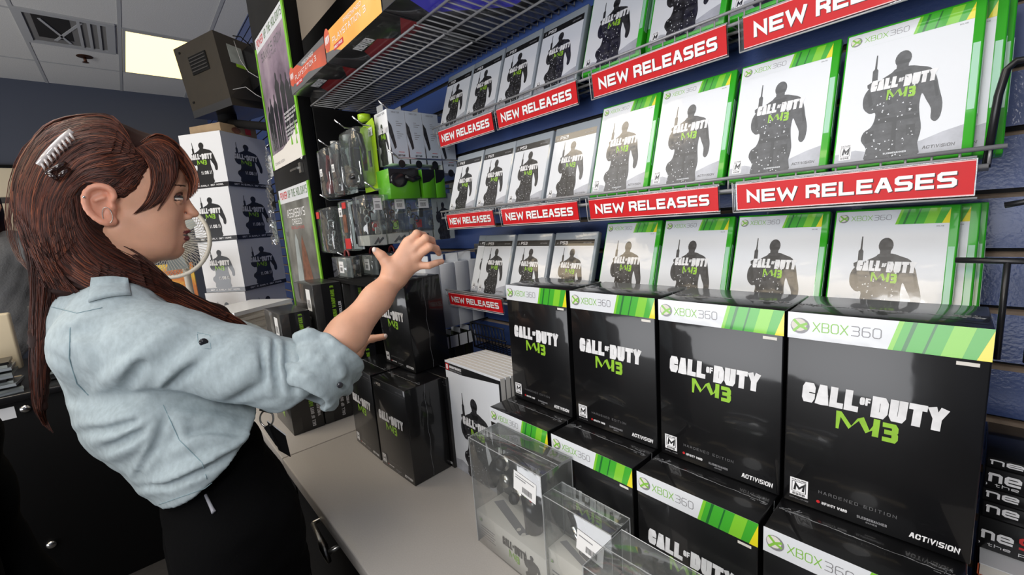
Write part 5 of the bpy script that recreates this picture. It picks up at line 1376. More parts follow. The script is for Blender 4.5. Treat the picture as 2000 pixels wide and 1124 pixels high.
# ---- torso and legs
tor = [spot(240, 640, .81), spot(335, 790, .81), spot(425, 895, .81), spot(455, 1000, .82)]
hipc = tor[3]
legL = [hipc + rn * -.075 + Vector((0, .02, -.03)), None, None]
core = Field()
core.add(f_cap(tor[0], tor[1], .062, .085)); core.add(f_cap(tor[1], tor[2], .085, .064), .03); core.add(f_cap(tor[2], tor[3], .064, .080), .03)
core.add(f_cap(spot(255, 650, .76), spot(300, 650, .93), .045, .045), .04)
legs = Field(); feet = []
for s in (.078, -.078):
    h0 = hipc + rn * s; k0 = Vector((h0.x, h0.y + .01, .52)); a0_ = Vector((h0.x, h0.y - .02, .09)); t0_ = a0_ + Vector((0, .15, -.055))
    legs.add(f_cap(h0, k0, .085, .058), .03); legs.add(f_cap(k0, a0_, .056, .040), .02); legs.add(f_cap(a0_ + Vector((0, -.02, -.04)), t0_, .038, .033), .02); feet.append((a0_, t0_))
WOMAN = thing('person', 'auburn-haired woman in a pale blue shirt reaching over a plain black box', 'person', (hipc.x, hipc.y, 0))
mb = MB()
lo, hi = bounds([H(80, 350), H(400, 420), H(200, 600), H(250, 245)], .09)
add_field(mb, hf, lo, hi, .0026, 'skin', head_pick)
lo, hi = bounds([sh, el, wr], .055); add_field(mb, arm, lo, hi, .006, 'skin')
lo, hi = bounds(list(MC.values()) + T_ + [wr, el.lerp(wr, .72)] + [p for L in FING.values() for p in S3(L)], .035); add_field(mb, hand, lo, hi, .0022, 'skin')
lo, hi = bounds(LS, .055); add_field(mb, larm, lo, hi, .006, 'skin')
lo, hi = bounds(LM + lt + [lw, spot(752, 690, 1.02), spot(752, 655, 1.02)], .035); add_field(mb, lhand, lo, hi, .003, 'skin')
lo, hi = bounds(tor, .15); add_field(mb, core, lo, hi, .012, 'skin')
lo, hi = bounds([hipc] + [f for q in feet for f in q], .14); add_field(mb, legs, lo, hi, .012, 'skin')
mb.build('body', WOMAN, True)
def surf(F, px, py, start=.45, end=1.4):
    """depth at which a sight line first meets a field"""
    d = ray(px, py); t = start
    for _ in range(60):
        v = float(F(np.array([A3(CAM + d * t)]))[0])
        if v < .0006: return t
        t += max(v, .0008) / d.length * .9
        if t > end: return None
    return t
# ---- shirt
sb = Field()
TB = np.array([A3(ua), A3(ub), A3(rn) * .74])
def f_wide(a, b, ra, rb):
    g = f_cap(TB @ A3(a), TB @ A3(b), ra, rb)
    return lambda P: g(P @ TB.T)
sb.add(f_wide(spot(243, 665, .81), spot(325, 780, .81), .103, .112))
sb.add(f_wide(spot(325, 780, .81), spot(412, 870, .81), .112, .102), .04)
sb.add(f_wide(spot(412, 870, .81), spot(436, 925, .81), .104, .090), .03)
sb.add(f_cap(spot(225, 610, .73), spot(235, 605, .95), .055, .055), .05)
slv = Field()
slv.add(f_cap(spot(232, 668, .735), spot(330, 690, .735), .088, .076)); slv.add(f_cap(spot(330, 690, .735), spot(470, 712, .755), .076, .061), .03)
slv.add(f_cap(spot(470, 712, .755), spot(572, 738, .785), .061, .064), .03); slv.add(f_cap(spot(560, 735, .785), spot(612, 728, .80), .062, .056), .02)
sb.add(slv, .010)
sb.add(f_cap(spot(330, 640, .98), spot(560, 718, .97), .075, .058), .03)
sb.add(f_cap(spot(165, 600, .76), spot(200, 590, .90), .046, .046), .03)
base = Field(); base.ops = list(sb.ops)
SEG = []
def fold(pts, amp, wid):
    """a crease running over the surface under these sight lines: amp > 0 stands out, amp < 0 sinks in"""
    P = []; n = len(pts) * 4
    for i in range(n + 1):
        u = i / n * (len(pts) - 1); k = min(int(u), len(pts) - 2); f_ = u - k
        x = pts[k][0] * (1 - f_) + pts[k + 1][0] * f_; y = pts[k][1] * (1 - f_) + pts[k + 1][1] * f_
        t_ = surf(base, x, y)
        if t_ is not None: P.append(A3(spot(x, y, t_)))
    m_ = len(P) - 1
    for i in range(m_): SEG.append((P[i], P[i + 1], amp * 1.3 * math.sin(PI * (.10 + .80 * (i + .5) / m_)), wid * .8))
for f_ in (([(186, 768), (225, 735), (262, 706), (345, 636)], .009, .016), ([(307, 768), (345, 722), (392, 684)], .010, .012), ([(318, 750), (360, 705), (399, 670), (440, 650)], .006, .012),
           ([(430, 770), (480, 735), (525, 690)], .006, .018), ([(546, 668), (548, 720), (560, 770)], .007, .009), ([(522, 664), (524, 720), (532, 770)], .005, .009), ([(575, 690), (585, 740), (590, 780)], .005, .009),
           ([(140, 830), (210, 826), (275, 812)], .005, .012), ([(180, 862), (235, 850), (300, 815)], .005, .012), ([(215, 892), (262, 868), (310, 832)], .006, .013), ([(255, 945), (290, 890), (318, 822)], .007, .013),
           ([(275, 960), (340, 938), (430, 895), (505, 848)], .010, .016), ([(345, 880), (400, 858), (470, 862)], .006, .014), ([(350, 815), (362, 850), (372, 885)], .004, .010), ([(140, 650), (170, 690), (182, 735)], .004, .012), ([(190, 650), (230, 660), (262, 690)], .003, .014)): fold(*f_)
for f_ in (([(243, 770), (258, 738), (278, 706)], -.011, .009), ([(326, 762), (350, 740), (382, 718)], -.009, .009), ([(125, 782), (190, 786), (245, 778), (300, 772)], -.012, .011), ([(290, 774), (330, 778), (390, 786), (460, 796)], -.016, .015),
           ([(535, 668), (537, 715), (545, 760)], -.009, .006), ([(560, 672), (562, 715), (575, 765)], -.006, .006), ([(445, 790), (470, 778), (500, 758)], -.006, .009), ([(510, 668), (512, 705), (520, 745)], -.005, .007),
           ([(265, 935), (302, 875), (328, 805)], -.006, .007), ([(365, 848), (410, 838), (468, 846)], -.005, .008), ([(255, 955), (330, 948), (400, 918), (470, 880), (512, 850)], -.009, .008), ([(205, 878), (245, 862), (280, 845)], -.005, .008),
           ([(150, 845), (215, 840), (270, 824)], -.004, .008), ([(85, 690), (120, 710), (150, 740)], -.004, .010), ([(100, 660), (150, 645), (200, 655)], -.004, .012)): fold(*f_)
SA, SB_, SAMP, SW = (np.array([q[k] for q in SEG]) for k in range(4))
def creases(P):
    out = np.zeros(len(P)); B_lo = np.minimum(SA, SB_).min(0) - .05; B_hi = np.maximum(SA, SB_).max(0) + .05
    idx = np.where(((P > B_lo) & (P < B_hi)).all(1))[0]
    idx = idx[np.abs(base(P[idx])) < .035] if len(idx) else idx
    if not len(idx): return out
    Q = P[idx]; acc = np.zeros(len(idx))
    ids = [k for k in range(len(SAMP))]
    for k in ids:
        ab = SB_[k] - SA[k]; near = np.where(np.abs(Q - (SA[k] + SB_[k]) / 2).max(1) < .05)[0]
        if not len(near): continue
        q = Q[near]; t = np.clip((q - SA[k]) @ ab / max(ab @ ab, 1e-9), 0, 1); d2 = ((q - SA[k] - t[:, None] * ab) ** 2).sum(1)
        v = SAMP[k] * np.exp(-d2 / SW[k] ** 2); cur = acc[near]
        acc[near] = np.where(np.sign(v) == np.sign(cur), np.sign(v) * np.maximum(np.abs(v), np.abs(cur)), v + cur)
    out[idx] = -acc
    return out
sb.disp(creases)
rs = np.random.RandomState(4); wv = [(rs.normal(size=3) * 38, rs.uniform(0, 6.28), .0008) for _ in range(5)] + [(rs.normal(size=3) * 90, rs.uniform(0, 6.28), .00035) for _ in range(5)]
sb.disp(lambda P: sum(a * np.sin(P @ k + ph) for k, ph, a in wv))
hp0, hp1 = spot(290, 1003, .72), spot(518, 838, .74); hn = (hp1 - hp0).cross(d0).normalized()
if hn.dot(DOWN) < 0: hn = -hn
HP, HN = A3(hp0), A3(hn)
sb.keep(lambda P: (P - HP) @ HN, .006)
ca = (wr - el).normalized(); cc = spot(630, 716, .80); CN = A3(ca); CP = A3(cc)
sb.cut(f_cap(cc - ca * .02, cc + ca * .12, .044, .048), .006); sb.keep(lambda P: (P - CP) @ CN + .010, .006) if False else None
mb = MB(); lo, hi = bounds([spot(80, 650, .8), spot(300, 1000, .8), spot(620, 730, .8), spot(230, 560, .9), spot(500, 800, .9), spot(560, 700, 1.0)], .10)
add_field(mb, sb, lo, hi, .0044, 'chambray')
SHIRT = mb.build('shirt', WOMAN, True)
# rolled cuff
cf = Field(); q1 = ca.orthogonal().normalized(); q2 = ca.cross(q1)
cf.add(f_cap(cc - ca * .050, cc + ca * .030, .060, .067))
for lev, (rad, th, adv) in enumerate(((.060, .0075, .030), (.058, .0085, -.006), (.056, .0075, -.044))):
    P = [cc + ca * (adv + .005 * math.sin(2 * i * 2 * PI / 20 + lev)) + (q1 * math.cos(2 * PI * i / 20) + q2 * math.sin(2 * PI * i / 20)) * (rad + .004 * math.sin(3 * i * 2 * PI / 20 + lev)) for i in range(20)]
    for i in range(20): cf.add(f_cap(P[i], P[(i + 1) % 20], th, th), .010)
for (x0, y0, x1, y1, r_) in ((582, 662, 606, 652, .010), (606, 652, 634, 688, .010), (655, 700, 668, 735, .008)): cf.add(f_cap(spot(x0, y0, .76), spot(x1, y1, .76), r_, r_ * .8), .014)
cf.cut(f_cap(cc - ca * .12, cc + ca * .10, .046, .052), .006)
cf.keep(lambda P: (P - CP) @ CN - .034 + .006 * np.sin(P @ np.array([60., 50, 70])), .006); cf.keep(lambda P: -((P - CP) @ CN) - .060 + .004 * np.sin(P @ np.array([50., -60, 55])), .008)
cf.disp(lambda P: .0018 * np.sin(P @ np.array([70., 90, 60])) + .0012 * np.sin(P @ np.array([-160., 120, 140])))
mb = MB(); lo, hi = bounds([cc], .11); add_field(mb, cf, lo, hi, .0035, 'chambray'); cu = mb.build('rolled_cuff', SHIRT); 
def on_shirt(px, py, F=sb, lift=.001): 
    t_ = surf(F, px, py); t_ = t_ if t_ else .75
    return spot(px, py, t_) - d0 * lift
def pin(name, px, py, r, m, F=sb):
    p_ = on_shirt(px, py, F); mb = MB(); mb.tube([p_, p_ - d0 * .003], r, m, 14); return mb.build(name, SHIRT)
pin('button', 397, 668, .0062, 'button_dark'); pin('button', 397, 668, .0062, 'button_dark').location = (0, 0, 0)
pin('button', 663, 752, .0052, 'button_dark', cf)
def seam(name, pts, r=.0011, F=sb, m='chambray_seam'):
    mb = MB(); P = []
    for (x0, y0), (x1, y1) in zip(pts, pts[1:]):
        for i in range(10):
            x, y = x0 + (x1 - x0) * i / 10, y0 + (y1 - y0) * i / 10; t_ = surf(F, x, y)
            if t_: P.append(spot(x, y, t_))
    mb.tube(P, r * .5, m, 5); return mb.build(name, SHIRT)
seam('yoke_seam', [(100, 600), (150, 612), (205, 600)]); seam('back_seam', [(137, 640), (135, 700), (150, 750), (175, 775)], .0016)
seam('side_seam', [(318, 790), (350, 860), (395, 905), (405, 940)], .0012); seam('sleeve_tab', [(385, 650), (410, 655), (412, 682), (388, 680), (385, 650)], .0009)
seam('hem_stitch', [(300, 990), (400, 955), (470, 900), (508, 845)], .0011)
# ---- black trousers
tb = Field()
tb.add(f_wide(spot(415, 890, .81), spot(455, 1000, .82), .084, .098)); 
tb.add(f_wide(spot(455, 1000, .82), hipc + Vector((0, .0, -.10)), .098, .106), .03)
for s in (.085, -.085):
    h0 = hipc + rn * s; k0 = Vector((h0.x, h0.y + .005, .52)); a0_ = Vector((h0.x, h0.y - .02, .10))
    tb.add(f_cap(h0, k0, .098, .074), .03); tb.add(f_cap(k0, a0_, .074, .066), .02)
tb.disp(lambda P: .002 * np.sin(P @ np.array([20., 30, 90])) + .001 * np.sin(P @ np.array([60., -40, 140])))
mb = MB(); lo, hi = bounds([spot(352, 880, .80), hipc, Vector((hipc.x, hipc.y, .05))], .20); add_field(mb, tb, lo, hi, .009, 'black_cloth'); TR = mb.build('trousers', WOMAN, True)
sho = MB()
for a0_, t0_ in feet:
    sf = Field(); sf.add(f_cap(a0_ + Vector((0, -.02, -.035)), t0_ + Vector((0, .01, -.0)), .046, .035)); sf.keep(lambda P: -(P[:, 2] - .002), .004)
    m_ = MB(); lo, hi = bounds([a0_, t0_], .06); add_field(m_, sf, lo, hi, .008, 'plastic_black'); m_.build('shoe', WOMAN, True)
p_ = spot(401, 966, surf(tb, 401, 966) or .7) - d0 * .002; q_ = spot(417, 999, surf(tb, 417, 999) or .7) - d0 * .004
M['zip_grey'] = mat('zip_grey', (150, 150, 158), .4)
MB().tube([p_, p_.lerp(q_, .8), q_], [.0022, .0028, .0036], 'zip_grey', 8).build('zip_pull', TR)
for o in (SHIRT, TR): pass
# nails
nb = MB(); tp = T_[3]; nd = (T_[3] - T_[2]).normalized()
nb.ell(tuple(tp + nd * .0042 - FWD * .0040), (.0056, .0050, .0062), 'nail'); nb.build('thumb_nail', WOMAN, True)
nb = MB(); nb.ell(tuple(spot(753, 656.5, 1.0135)), (.0052, .0042, .0052), 'nail'); nb.build('finger_nail', WOMAN, True)
# ---- hair: a soft mass with combed strands over it
hv = Field()
hv.add(f_ell(H(212, 350), (.092, .103, .078), HB))
hv.add(f_ell(H(146, 392), (.062, .080, .066), HB), .03)
hv.add(f_cap(H(128, 430, .0), H(160, 545, .0), .050, .044), .04)
hv.add(f_cap(H(150, 470, .03), H(235, 545, .035), .042, .036), .03)
hv.add(f_cap(H(225, 540, .03), H(330, 580, .02), .034, .024), .03)
hv.add(f_cap(H(330, 580, .02), H(420, 618, .01), .026, .020), .02); hv.add(f_cap(H(420, 618, .01), H(462, 634, .008), .021, .012), .02)
hv.add(f_cap(H(95, 480, .0), H(84, 660, -.01), .022, .013), .03); hv.add(f_cap(H(84, 660, -.01), H(84, 800, -.01), .014, .006), .02)
hv.add(f_ell(H(312, 305), (.040, .036, .058), HB), .02)             # fringe
hv.add(f_ell(H(357, 338, -.01), (.015, .032, .042), HB), .016)
hv.cut(f_ell(H(345, 432, .02), (.056, .070, .12), HB), .008)
hv.cut(f_ell(H(300, 425, .07), (.045, .052, .05), HB), .010)
hv.cut(f_ell(H(330, 375, .07), (.040, .050, .045), HB), .008)
hv.cut(f_ell(H(198, 404, .10), (.030, .039, .04), HB), .006)
hv.cut(f_ell(H(262, 430, .08), (.034, .040, .05), HB), .008)
hd_ = lambda P: .0010 * np.sin(P @ np.array([160., 40, 260])) + .0007 * np.sin(P @ np.array([-90., 200, 310]))
hv.disp(hd_)
mb = MB(); lo, hi = bounds([H(30, 350), H(470, 640), H(72, 800), H(200, 240)], .10); add_field(mb, hv, lo, hi, .0045, 'hair_deep')
HAIR = mb.build('hair', WOMAN, True)
def bez(pts, n):
    out = []; m_ = len(pts)
    for i in range(n + 1):
        u = i / n * (m_ - 1); k = min(int(u), m_ - 2); f_ = u - k
        p0, p1, p2, p3 = (pts[max(0, min(m_ - 1, k + j))] for j in (-1, 0, 1, 2))
        out.append(tuple(.5 * ((2 * b) + (-a + c) * f_ + (2 * a - 5 * b + 4 * c - d) * f_ ** 2 + (-a + 3 * b - 3 * c + d) * f_ ** 3) for a, b, c, d in zip(p0, p1, p2, p3)))
    return out
def surf_many(F, xy, start, end):
    D = np.array([A3(ray(x, y)) for x, y in xy]); L = np.linalg.norm(D, axis=1); t = np.full(len(D), start); C_0 = A3(CAM); hit = np.zeros(len(D), bool)
    act = np.arange(len(D))
    for _ in range(50):
        v = F(C_0 + D[act] * t[act][:, None]); h_ = v < .001; hit[act[h_]] = True
        act = act[~h_]; v = v[~h_]
        t[act] += np.maximum(v, .001) / L[act] * .9
        act = act[t[act] < end]
        if not len(act): break
    return np.where(hit, t, np.nan)
hvf = lambda P: np.minimum(hv(P), hf(P))
rs = random.Random(21)
def ribbon(A_, B_, count, seg, mats, r=.0009, dflt=None, jit=3.0, lift=.0015, spread=1.0, F=None):
    mb = {}; AA = bez(A_, seg); BB = bez(B_, seg); allxy = []; meta = []
    for s in range(count):
        u = rs.random() * spread; ph = rs.uniform(0, 6.28); am = rs.uniform(0, jit); st = rs.randint(0, max(0, int(seg * .12))); en = seg - rs.randint(0, int(seg * .30))
        xy = []
        for i in range(st, en + 1):
            (ax_, ay_), (bx_, by_) = AA[i], BB[i]
            uu = min(1.03, max(-.03, u + .05 * math.sin(i * .35 + ph)))
            xy.append((ax_ + (bx_ - ax_) * uu + am * math.sin(i * .5 + ph), ay_ + (by_ - ay_) * uu + am * .5 * math.cos(i * .45 + ph)))
        meta.append((len(allxy), len(xy))); allxy += xy
    T = surf_many(F or hv, allxy, .5, 1.1)
    for (o_, n_) in meta:
        t = T[o_:o_ + n_]; ok = ~np.isnan(t)
        if dflt is None:
            if ok.sum() < 4: continue
            fill = np.interp(np.arange(n_), np.where(ok)[0], t[ok])
        else: fill = np.where(ok, t, dflt)
        fill = np.convolve(np.pad(fill, 2, mode='edge'), np.ones(5) / 5, 'valid')
        lf = rs.uniform(-.3, 1.0) * lift + .0006
        P = [spot(x, y, d_) - d0 * lf for (x, y), d_ in zip(allxy[o_:o_ + n_], fill)]
        m_ = rs.choice(mats); rr = [r * rs.uniform(.8, 1.3) * (min(1, .35 + 1.6 * min(i, n_ - 1 - i) / n_)) for i in range(n_)]
        mb.setdefault(m_, []).append((P, rr))
    out = MB()
    for m_, L in mb.items():
        for P, rr in L: out.tube(P, rr, m_, 5, caps=False)
    return out
DK = ['hair_dark', 'hair_mid', 'hair_dark', 'hair_deep', 'hair_mid']; LT = ['hair_mid', 'hair_light', 'hair_mid', 'hair_dark']
R1A = [(262, 286), (225, 232), (160, 226), (85, 252), (34, 330), (24, 400), (46, 480), (80, 560)]
R1B = [(262, 300), (205, 298), (145, 320), (105, 380), (95, 440), (105, 500), (130, 545), (160, 575)]
MIDX = [((a + c) / 2, (b + d) / 2) for (a, b), (c, d) in zip(R1A, R1B)]
for nm, args in (('crown_strands', (R1A, R1B, 760, 26, LT + DK, .0010)),
                 ('side_strands', ([(265, 296), (205, 298), (145, 320), (105, 380), (95, 440), (110, 510)], [(292, 330), (262, 372), (215, 362), (165, 358), (140, 400), (150, 470)], 560, 22, DK + LT, .0009)),
                 ('temple_strands', ([(270, 300), (235, 330), (195, 355), (165, 362)], [(296, 318), (288, 372), (262, 398), (222, 372)], 260, 14, DK, .0008)),
                 ('shoulder_strands', ([(110, 430), (165, 500), (245, 524), (330, 556), (412, 596), (470, 626), (486, 642)], [(100, 520), (165, 560), (240, 582), (322, 606), (395, 638), (452, 654), (480, 664)], 620, 24, DK + ['hair_mid', 'hair_light'], .0009)),
                 ('nape_strands', ([(140, 400), (150, 450), (185, 500), (245, 530)], [(95, 440), (110, 520), (170, 560), (240, 575)], 380, 16, DK, .0009))):
    ribbon(*args).build(nm, HAIR)
ribbon([(36, 420), (58, 520), (60, 620), (58, 720), (64, 790), (84, 830)], [(118, 560), (100, 640), (88, 720), (88, 800), (92, 826), (104, 846)], 200, 20, DK, .0008, HD + .01, 4).build('back_strands', HAIR)
ribbon([(262, 290), (305, 262), (350, 285), (384, 338), (386, 372)], [(270, 298), (318, 300), (352, 330), (368, 360), (366, 392)], 340, 16, LT + ['hair_dark'], .0008, HD - .035, 2.5).build('fringe_strands', HAIR)
ribbon([(262, 290), (288, 316), (297, 352), (286, 390), (260, 419)], [(302, 278), (332, 300), (337, 343), (327, 378), (302, 404)], 420, 16, LT + ['hair_dark'], .0008, None, 1.6, .006, F=hvf).build('fringe_lock', HAIR)
ribbon([(300, 280), (326, 300), (333, 345), (322, 384), (306, 413)], [(322, 280), (345, 305), (347, 338), (338, 362), (318, 398)], 120, 16, LT, .0007, None, 1.6, .006, F=hvf).build('fringe_lock', HAIR)
ribbon([(160, 374), (166, 420), (192, 452), (238, 476), (288, 508), (335, 548)], [(128, 400), (140, 460), (180, 515), (240, 548), (312, 572), (350, 590)], 420, 18, DK, .0009, None, 2.0, .003, F=hv).build('neck_strands', HAIR)
# collar, folded flat against the hair
svf = lambda P: np.minimum(hv(P), sb(P))
ng = 9; col_ = MB(); rows = []
for v_ in range(5):
    row = []
    for u_ in range(ng):
        u = u_ / (ng - 1); x = 178 + 72 * u - 6 * (v_ / 4) * (1 - u) + 6 * (v_ / 4) * u; y = 542 - 10 * math.sin(u * PI * .6) + (48 - 14 * u) * v_ / 4 + 10 * u
        row.append((x, y))
    rows.append(row)
tt_ = surf_many(svf, [p for r_ in rows for p in r_], .5, 1.0); tt_ = np.where(np.isnan(tt_), np.nanmedian(tt_), tt_)
tt_ = np.minimum(tt_, np.nanmedian(tt_) + .02)
P = [spot(x, y, d_) - d0 * (.007 - .003 * (i_ // ng) / 4) for i_, ((x, y), d_) in enumerate(zip([p for r_ in rows for p in r_], tt_))]
n0 = len(P); P2 = [p + d0 * .003 for p in P]
fs = [(v_ * ng + u_, v_ * ng + u_ + 1, (v_ + 1) * ng + u_ + 1, (v_ + 1) * ng + u_) for v_ in range(4) for u_ in range(ng - 1)]
bd = [u_ for u_ in range(ng)] + [v_ * ng + ng - 1 for v_ in range(1, 5)] + [4 * ng + u_ for u_ in range(ng - 2, -1, -1)] + [v_ * ng for v_ in range(3, 0, -1)]
fs = [f[::-1] for f in fs] + [tuple(a + n0 for a in f) for f in fs] + [(a, b, b + n0, a + n0) for a, b in zip(bd, bd[1:] + bd[:1])]
col_.add(P + P2, fs, 'chambray', True); col_.build('collar', SHIRT)
# loose flyaway hairs
ribbon([(150, 236), (100, 262), (58, 320), (30, 420), (48, 520), (95, 560)], [(170, 226), (110, 240), (40, 300), (14, 420), (34, 500), (80, 520)], 26, 16, ['hair_mid'], .0004, HD, 7).build('flyaway_strands', HAIR)
# claw clip and earring
M['clip_clear'] = mat('clip_clear', (206, 198, 196), .15, coat=1.0)
M['clip_brown'] = mat('clip_brown', (44, 28, 26), .2, coat=.9)
t_a = surf(hv, 108, 300) or .7
ck = MB(); cl = [spot(x, y, (surf(hv, x, y) or t_a) - .012) for x, y in ((76, 322), (88, 306), (104, 288), (122, 270), (140, 256))]
ck.tube(cl, .0042, 'clip_clear', 8)
for i in range(9):
    u = i / 8; x, y = 80 + 56 * u, 318 - 58 * u; b_ = spot(x + 8 + 4 * u, y + 16, (surf(hv, x + 10, y + 16) or t_a) - .002)
    ck.tube([spot(x, y, (surf(hv, x, y) or t_a) - .013), spot(x + 5, y + 8, (surf(hv, x + 5, y + 8) or t_a) - .014), b_], [.0022, .0018, .0009], 'clip_clear', 6)
ck.build('hair_clip', HAIR)
ck = MB()
for x, y, x2, y2 in ((92, 338, 128, 318), (112, 348, 134, 330), (94, 338, 112, 350)):
    ck.tube([spot(x, y, (surf(hv, x, y) or t_a) - .008), spot((x + x2) / 2, (y + y2) / 2, (surf(hv, (x + x2) / 2, (y + y2) / 2) or t_a) - .014), spot(x2, y2, (surf(hv, x2, y2) or t_a) - .008)], .0036, 'clip_brown', 8)
ck.build('clip_lever', HAIR)
e_ = H(213, 440, .084); MB().tube([e_ + (ua * math.cos(2 * PI * i / 24) * .006 + ub * math.sin(2 * PI * i / 24) * .013 + ub * .016) for i in range(24)], .0006, 'steel', 5, closed=True).build('earring', WOMAN, True)
MB().ell(tuple(H(164, 385, .088)), (.0022, .0022, .0022), 'chrome').build('ear_stud', WOMAN, True)
# ---- keys and badge hanging at her waist
t = thing('name_badge', 'black badge card on a steel key ring hanging at the woman\'s waist', 'badge', spot(512, 812, .80))
o = Vector(t.location)
def loc(px, py, d): return spot(px, py, d) - o
k_ = loc(521, 818, .80); u1 = (loc(534, 818, .80) - k_); u2 = (loc(521, 802, .80) - k_)
MB().tube([k_ + u1 * math.cos(2 * PI * i / 28) + u2 * math.sin(2 * PI * i / 28) for i in range(28)], .0017, 'steel', 8, closed=True).build('key_ring', t)
MB().tube([loc(508, 800, .80), loc(520, 803, .80), loc(532, 806, .80)], .003, 'steel', 8).build('clasp', t)
def card(name, pts, m, th):
    a_ = [loc(*p) for p in pts]; n_ = (a_[1] - a_[0]).cross(a_[2] - a_[0]).normalized() * th
    MB().hexa([a_[0], a_[1], a_[2], a_[3], a_[0] + n_, a_[1] + n_, a_[2] + n_, a_[3] + n_], m).build(name, t)
card('card', [(522, 824, .80), (558, 852, .82), (568, 893, .81), (545, 880, .79)], 'black_matte', .001)
card('card', [(515, 836, .79), (524, 830, .795), (549, 880, .79), (538, 870, .785)], 'black_matte', .001)
card('card_edge', [(522, 822, .802), (559, 850, .822), (558, 853, .822), (522, 825, .802)], 'card_white', .0006)

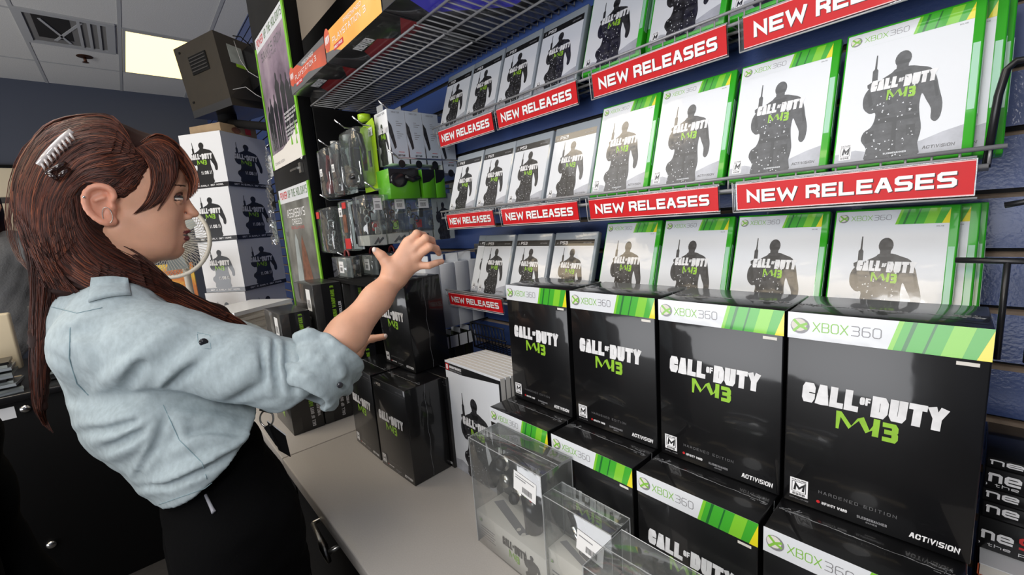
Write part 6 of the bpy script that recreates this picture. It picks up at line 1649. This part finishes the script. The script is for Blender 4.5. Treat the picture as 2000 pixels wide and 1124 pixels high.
# ------------------------------------------------------------------ the two other people
M['hoodie'] = mat('hoodie', (98, 100, 104), .95, var=.06, vscale=60, bump=.3, bscale=120)
M['jeans'] = mat('jeans', (30, 36, 50), .9, var=.15, vscale=90)
M['jacket'] = mat('jacket', (8, 8, 9), .9, spec=.1)
def bystander(label, base, face, top_m, leg_m, height, hood=False):
    k = height / 1.75; B0 = Vector(base); fz = Matrix.Rotation(face, 3, 'Z'); Pn = lambda x, y, z: B0 + fz @ Vector((x, y, z)) * k
    t = thing('person', label, 'person', base)
    b = Field()
    b.add(f_cap(Pn(0, 0, 1.02), Pn(0, .01, 1.32), .12 * k, .14 * k)); b.add(f_cap(Pn(-.15, 0, 1.38), Pn(.15, 0, 1.38), .06 * k, .06 * k), .05)
    b.add(f_cap(Pn(0, .01, 1.42), Pn(0, .03, 1.55), .055 * k, .052 * k), .03)
    b.add(f_ell(Pn(0, .03, 1.645), (.075 * k, .095 * k, .112 * k), np.array(fz.transposed())), .02); b.add(f_cap(Pn(0, .115, 1.645), Pn(0, .135, 1.615), .010 * k, .014 * k), .012); b.add(f_ell(Pn(0, .085, 1.56), (.035 * k, .03 * k, .03 * k)), .02)
    for s in (1, -1):
        b.add(f_cap(Pn(s * .19, 0, 1.38), Pn(s * .23, -.02, 1.09), .05 * k, .04 * k), .03); b.add(f_cap(Pn(s * .23, -.02, 1.09), Pn(s * .22, .10, .87), .039 * k, .028 * k), .02)
        b.add(f_cap(Pn(s * .22, .10, .87), Pn(s * .215, .13, .80), .03 * k, .022 * k), .015)
        for j in range(4): b.add(f_cap(Pn(s * .215 + (j - 1.5) * .004, .10 + .02 * j, .81), Pn(s * .205, .11 + .02 * j, .72 + .012 * abs(j - 1.5)), .0095 * k, .008 * k), .004)
        b.add(f_cap(Pn(s * .20, .13, .84), Pn(s * .18, .165, .79), .011 * k, .009 * k), .008); b.add(f_ell(Pn(s * .076, .02, 1.64), (.012 * k, .02 * k, .03 * k)), .006)
        b.add(f_cap(Pn(s * .09, 0, .96), Pn(s * .10, .01, .50), .085 * k, .055 * k), .04); b.add(f_cap(Pn(s * .10, .01, .50), Pn(s * .10, -.02, .09), .053 * k, .036 * k), .02); b.add(f_cap(Pn(s * .10, -.03, .05), Pn(s * .10, .14, .035), .036 * k, .03 * k), .02)
    fzn = np.array(fz)
    for s in (1, -1): b.cut(f_ell(Pn(s * .032, .118, 1.66), (.018 * k, .012 * k, .010 * k)), .006); b.add(f_ell(Pn(s * .032, .105, 1.66), (.013 * k, .013 * k, .012 * k)), .003)
    b.add(f_cap(Pn(-.018, .108, 1.572), Pn(.018, .108, 1.572), .006 * k, .006 * k), .006)
    def face_pick(c):
        q = ((c - A3(B0)) @ fzn) / k; out = np.array([None] * len(c), dtype=object)
        el = lambda x, y, z, a, b_, d: ((q[:, 0] - x) / a) ** 2 + ((q[:, 1] - y) / b_) ** 2 + ((q[:, 2] - z) / d) ** 2 < 1
        out[el(0, .112, 1.572, .024, .03, .0065)] = 'lips'
        for s in (1, -1):
            out[el(s * .032, .115, 1.66, .016, .03, .008)] = 'eye_white'; out[el(s * .032, .115, 1.66, .0075, .03, .0085)] = 'eye_dark'; out[el(s * .034, .11, 1.682, .02, .03, .0055)] = 'brow'
        return out
    mb = MB(); add_field(mb, b, A3(Pn(0, 0, .9)) - np.array([.42, .42, .92]) * k, A3(Pn(0, 0, .9)) + np.array([.42, .42, .95]) * k, .0095, 'skin', face_pick); mb.build('body', t, True)
    c = Field(); c.add(f_cap(Pn(0, 0, .98), Pn(0, .01, 1.33), .155 * k, .165 * k)); c.add(f_cap(Pn(-.16, 0, 1.39), Pn(.16, 0, 1.39), .078 * k, .078 * k), .05)
    for s in (1, -1): c.add(f_cap(Pn(s * .20, 0, 1.38), Pn(s * .235, -.02, 1.09), .072 * k, .06 * k), .03); c.add(f_cap(Pn(s * .235, -.02, 1.09), Pn(s * .225, .085, .89), .058 * k, .045 * k), .02)
    if hood: c.add(f_cap(Pn(-.07, -.06, 1.47), Pn(.07, -.06, 1.47), .055 * k, .055 * k), .03); c.add(f_cap(Pn(-.08, .02, 1.46), Pn(-.03, .12, 1.40), .025 * k, .02 * k), .02); c.add(f_cap(Pn(.08, .02, 1.46), Pn(.03, .12, 1.40), .025 * k, .02 * k), .02)
    c.disp(lambda P: .004 * np.sin(P @ np.array([30., 22, 34])) + .002 * np.sin(P @ np.array([70., -60, 44])))
    mb = MB(); add_field(mb, c, A3(Pn(0, 0, 1.2)) - np.array([.42, .42, .45]) * k, A3(Pn(0, 0, 1.2)) + np.array([.42, .42, .42]) * k, .012, top_m); mb.build('hooded_top' if hood else 'jacket', t, True)
    l = Field()
    for s in (1, -1): l.add(f_cap(Pn(s * .09, 0, .98), Pn(s * .10, .01, .50), .10 * k, .075 * k), .04); l.add(f_cap(Pn(s * .10, .01, .50), Pn(s * .10, -.02, .10), .075 * k, .062 * k), .02)
    mb = MB(); add_field(mb, l, A3(Pn(0, 0, .55)) - np.array([.3, .3, .6]) * k, A3(Pn(0, 0, .55)) + np.array([.3, .3, .6]) * k, .013, leg_m); mb.build('trousers', t, True)
    h_ = Field(); h_.add(f_ell(Pn(0, .015, 1.67), (.086 * k, .104 * k, .108 * k), np.array(fz.transposed()))); h_.add(f_cap(Pn(0, -.05, 1.62), Pn(0, -.06, 1.50), .06 * k, .05 * k), .03); h_.cut(f_ell(Pn(0, .12, 1.60), (.085 * k, .085 * k, .10 * k)), .01)
    mb = MB(); add_field(mb, h_, A3(Pn(0, 0, 1.62)) - .17 * k, A3(Pn(0, 0, 1.62)) + .17 * k, .01, 'hair_deep'); mb.build('hair', t, True)
    return t
bystander('person in a grey hooded sweatshirt standing behind the cash counter', (-3.66, -1.30, .0), -1.9, 'hoodie', 'jeans', 1.98, True)
bystander('person in a dark jacket and blue jeans at the bottom left corner', (-1.02, -1.13, .0), -.6, 'jacket', 'jeans', 1.55)
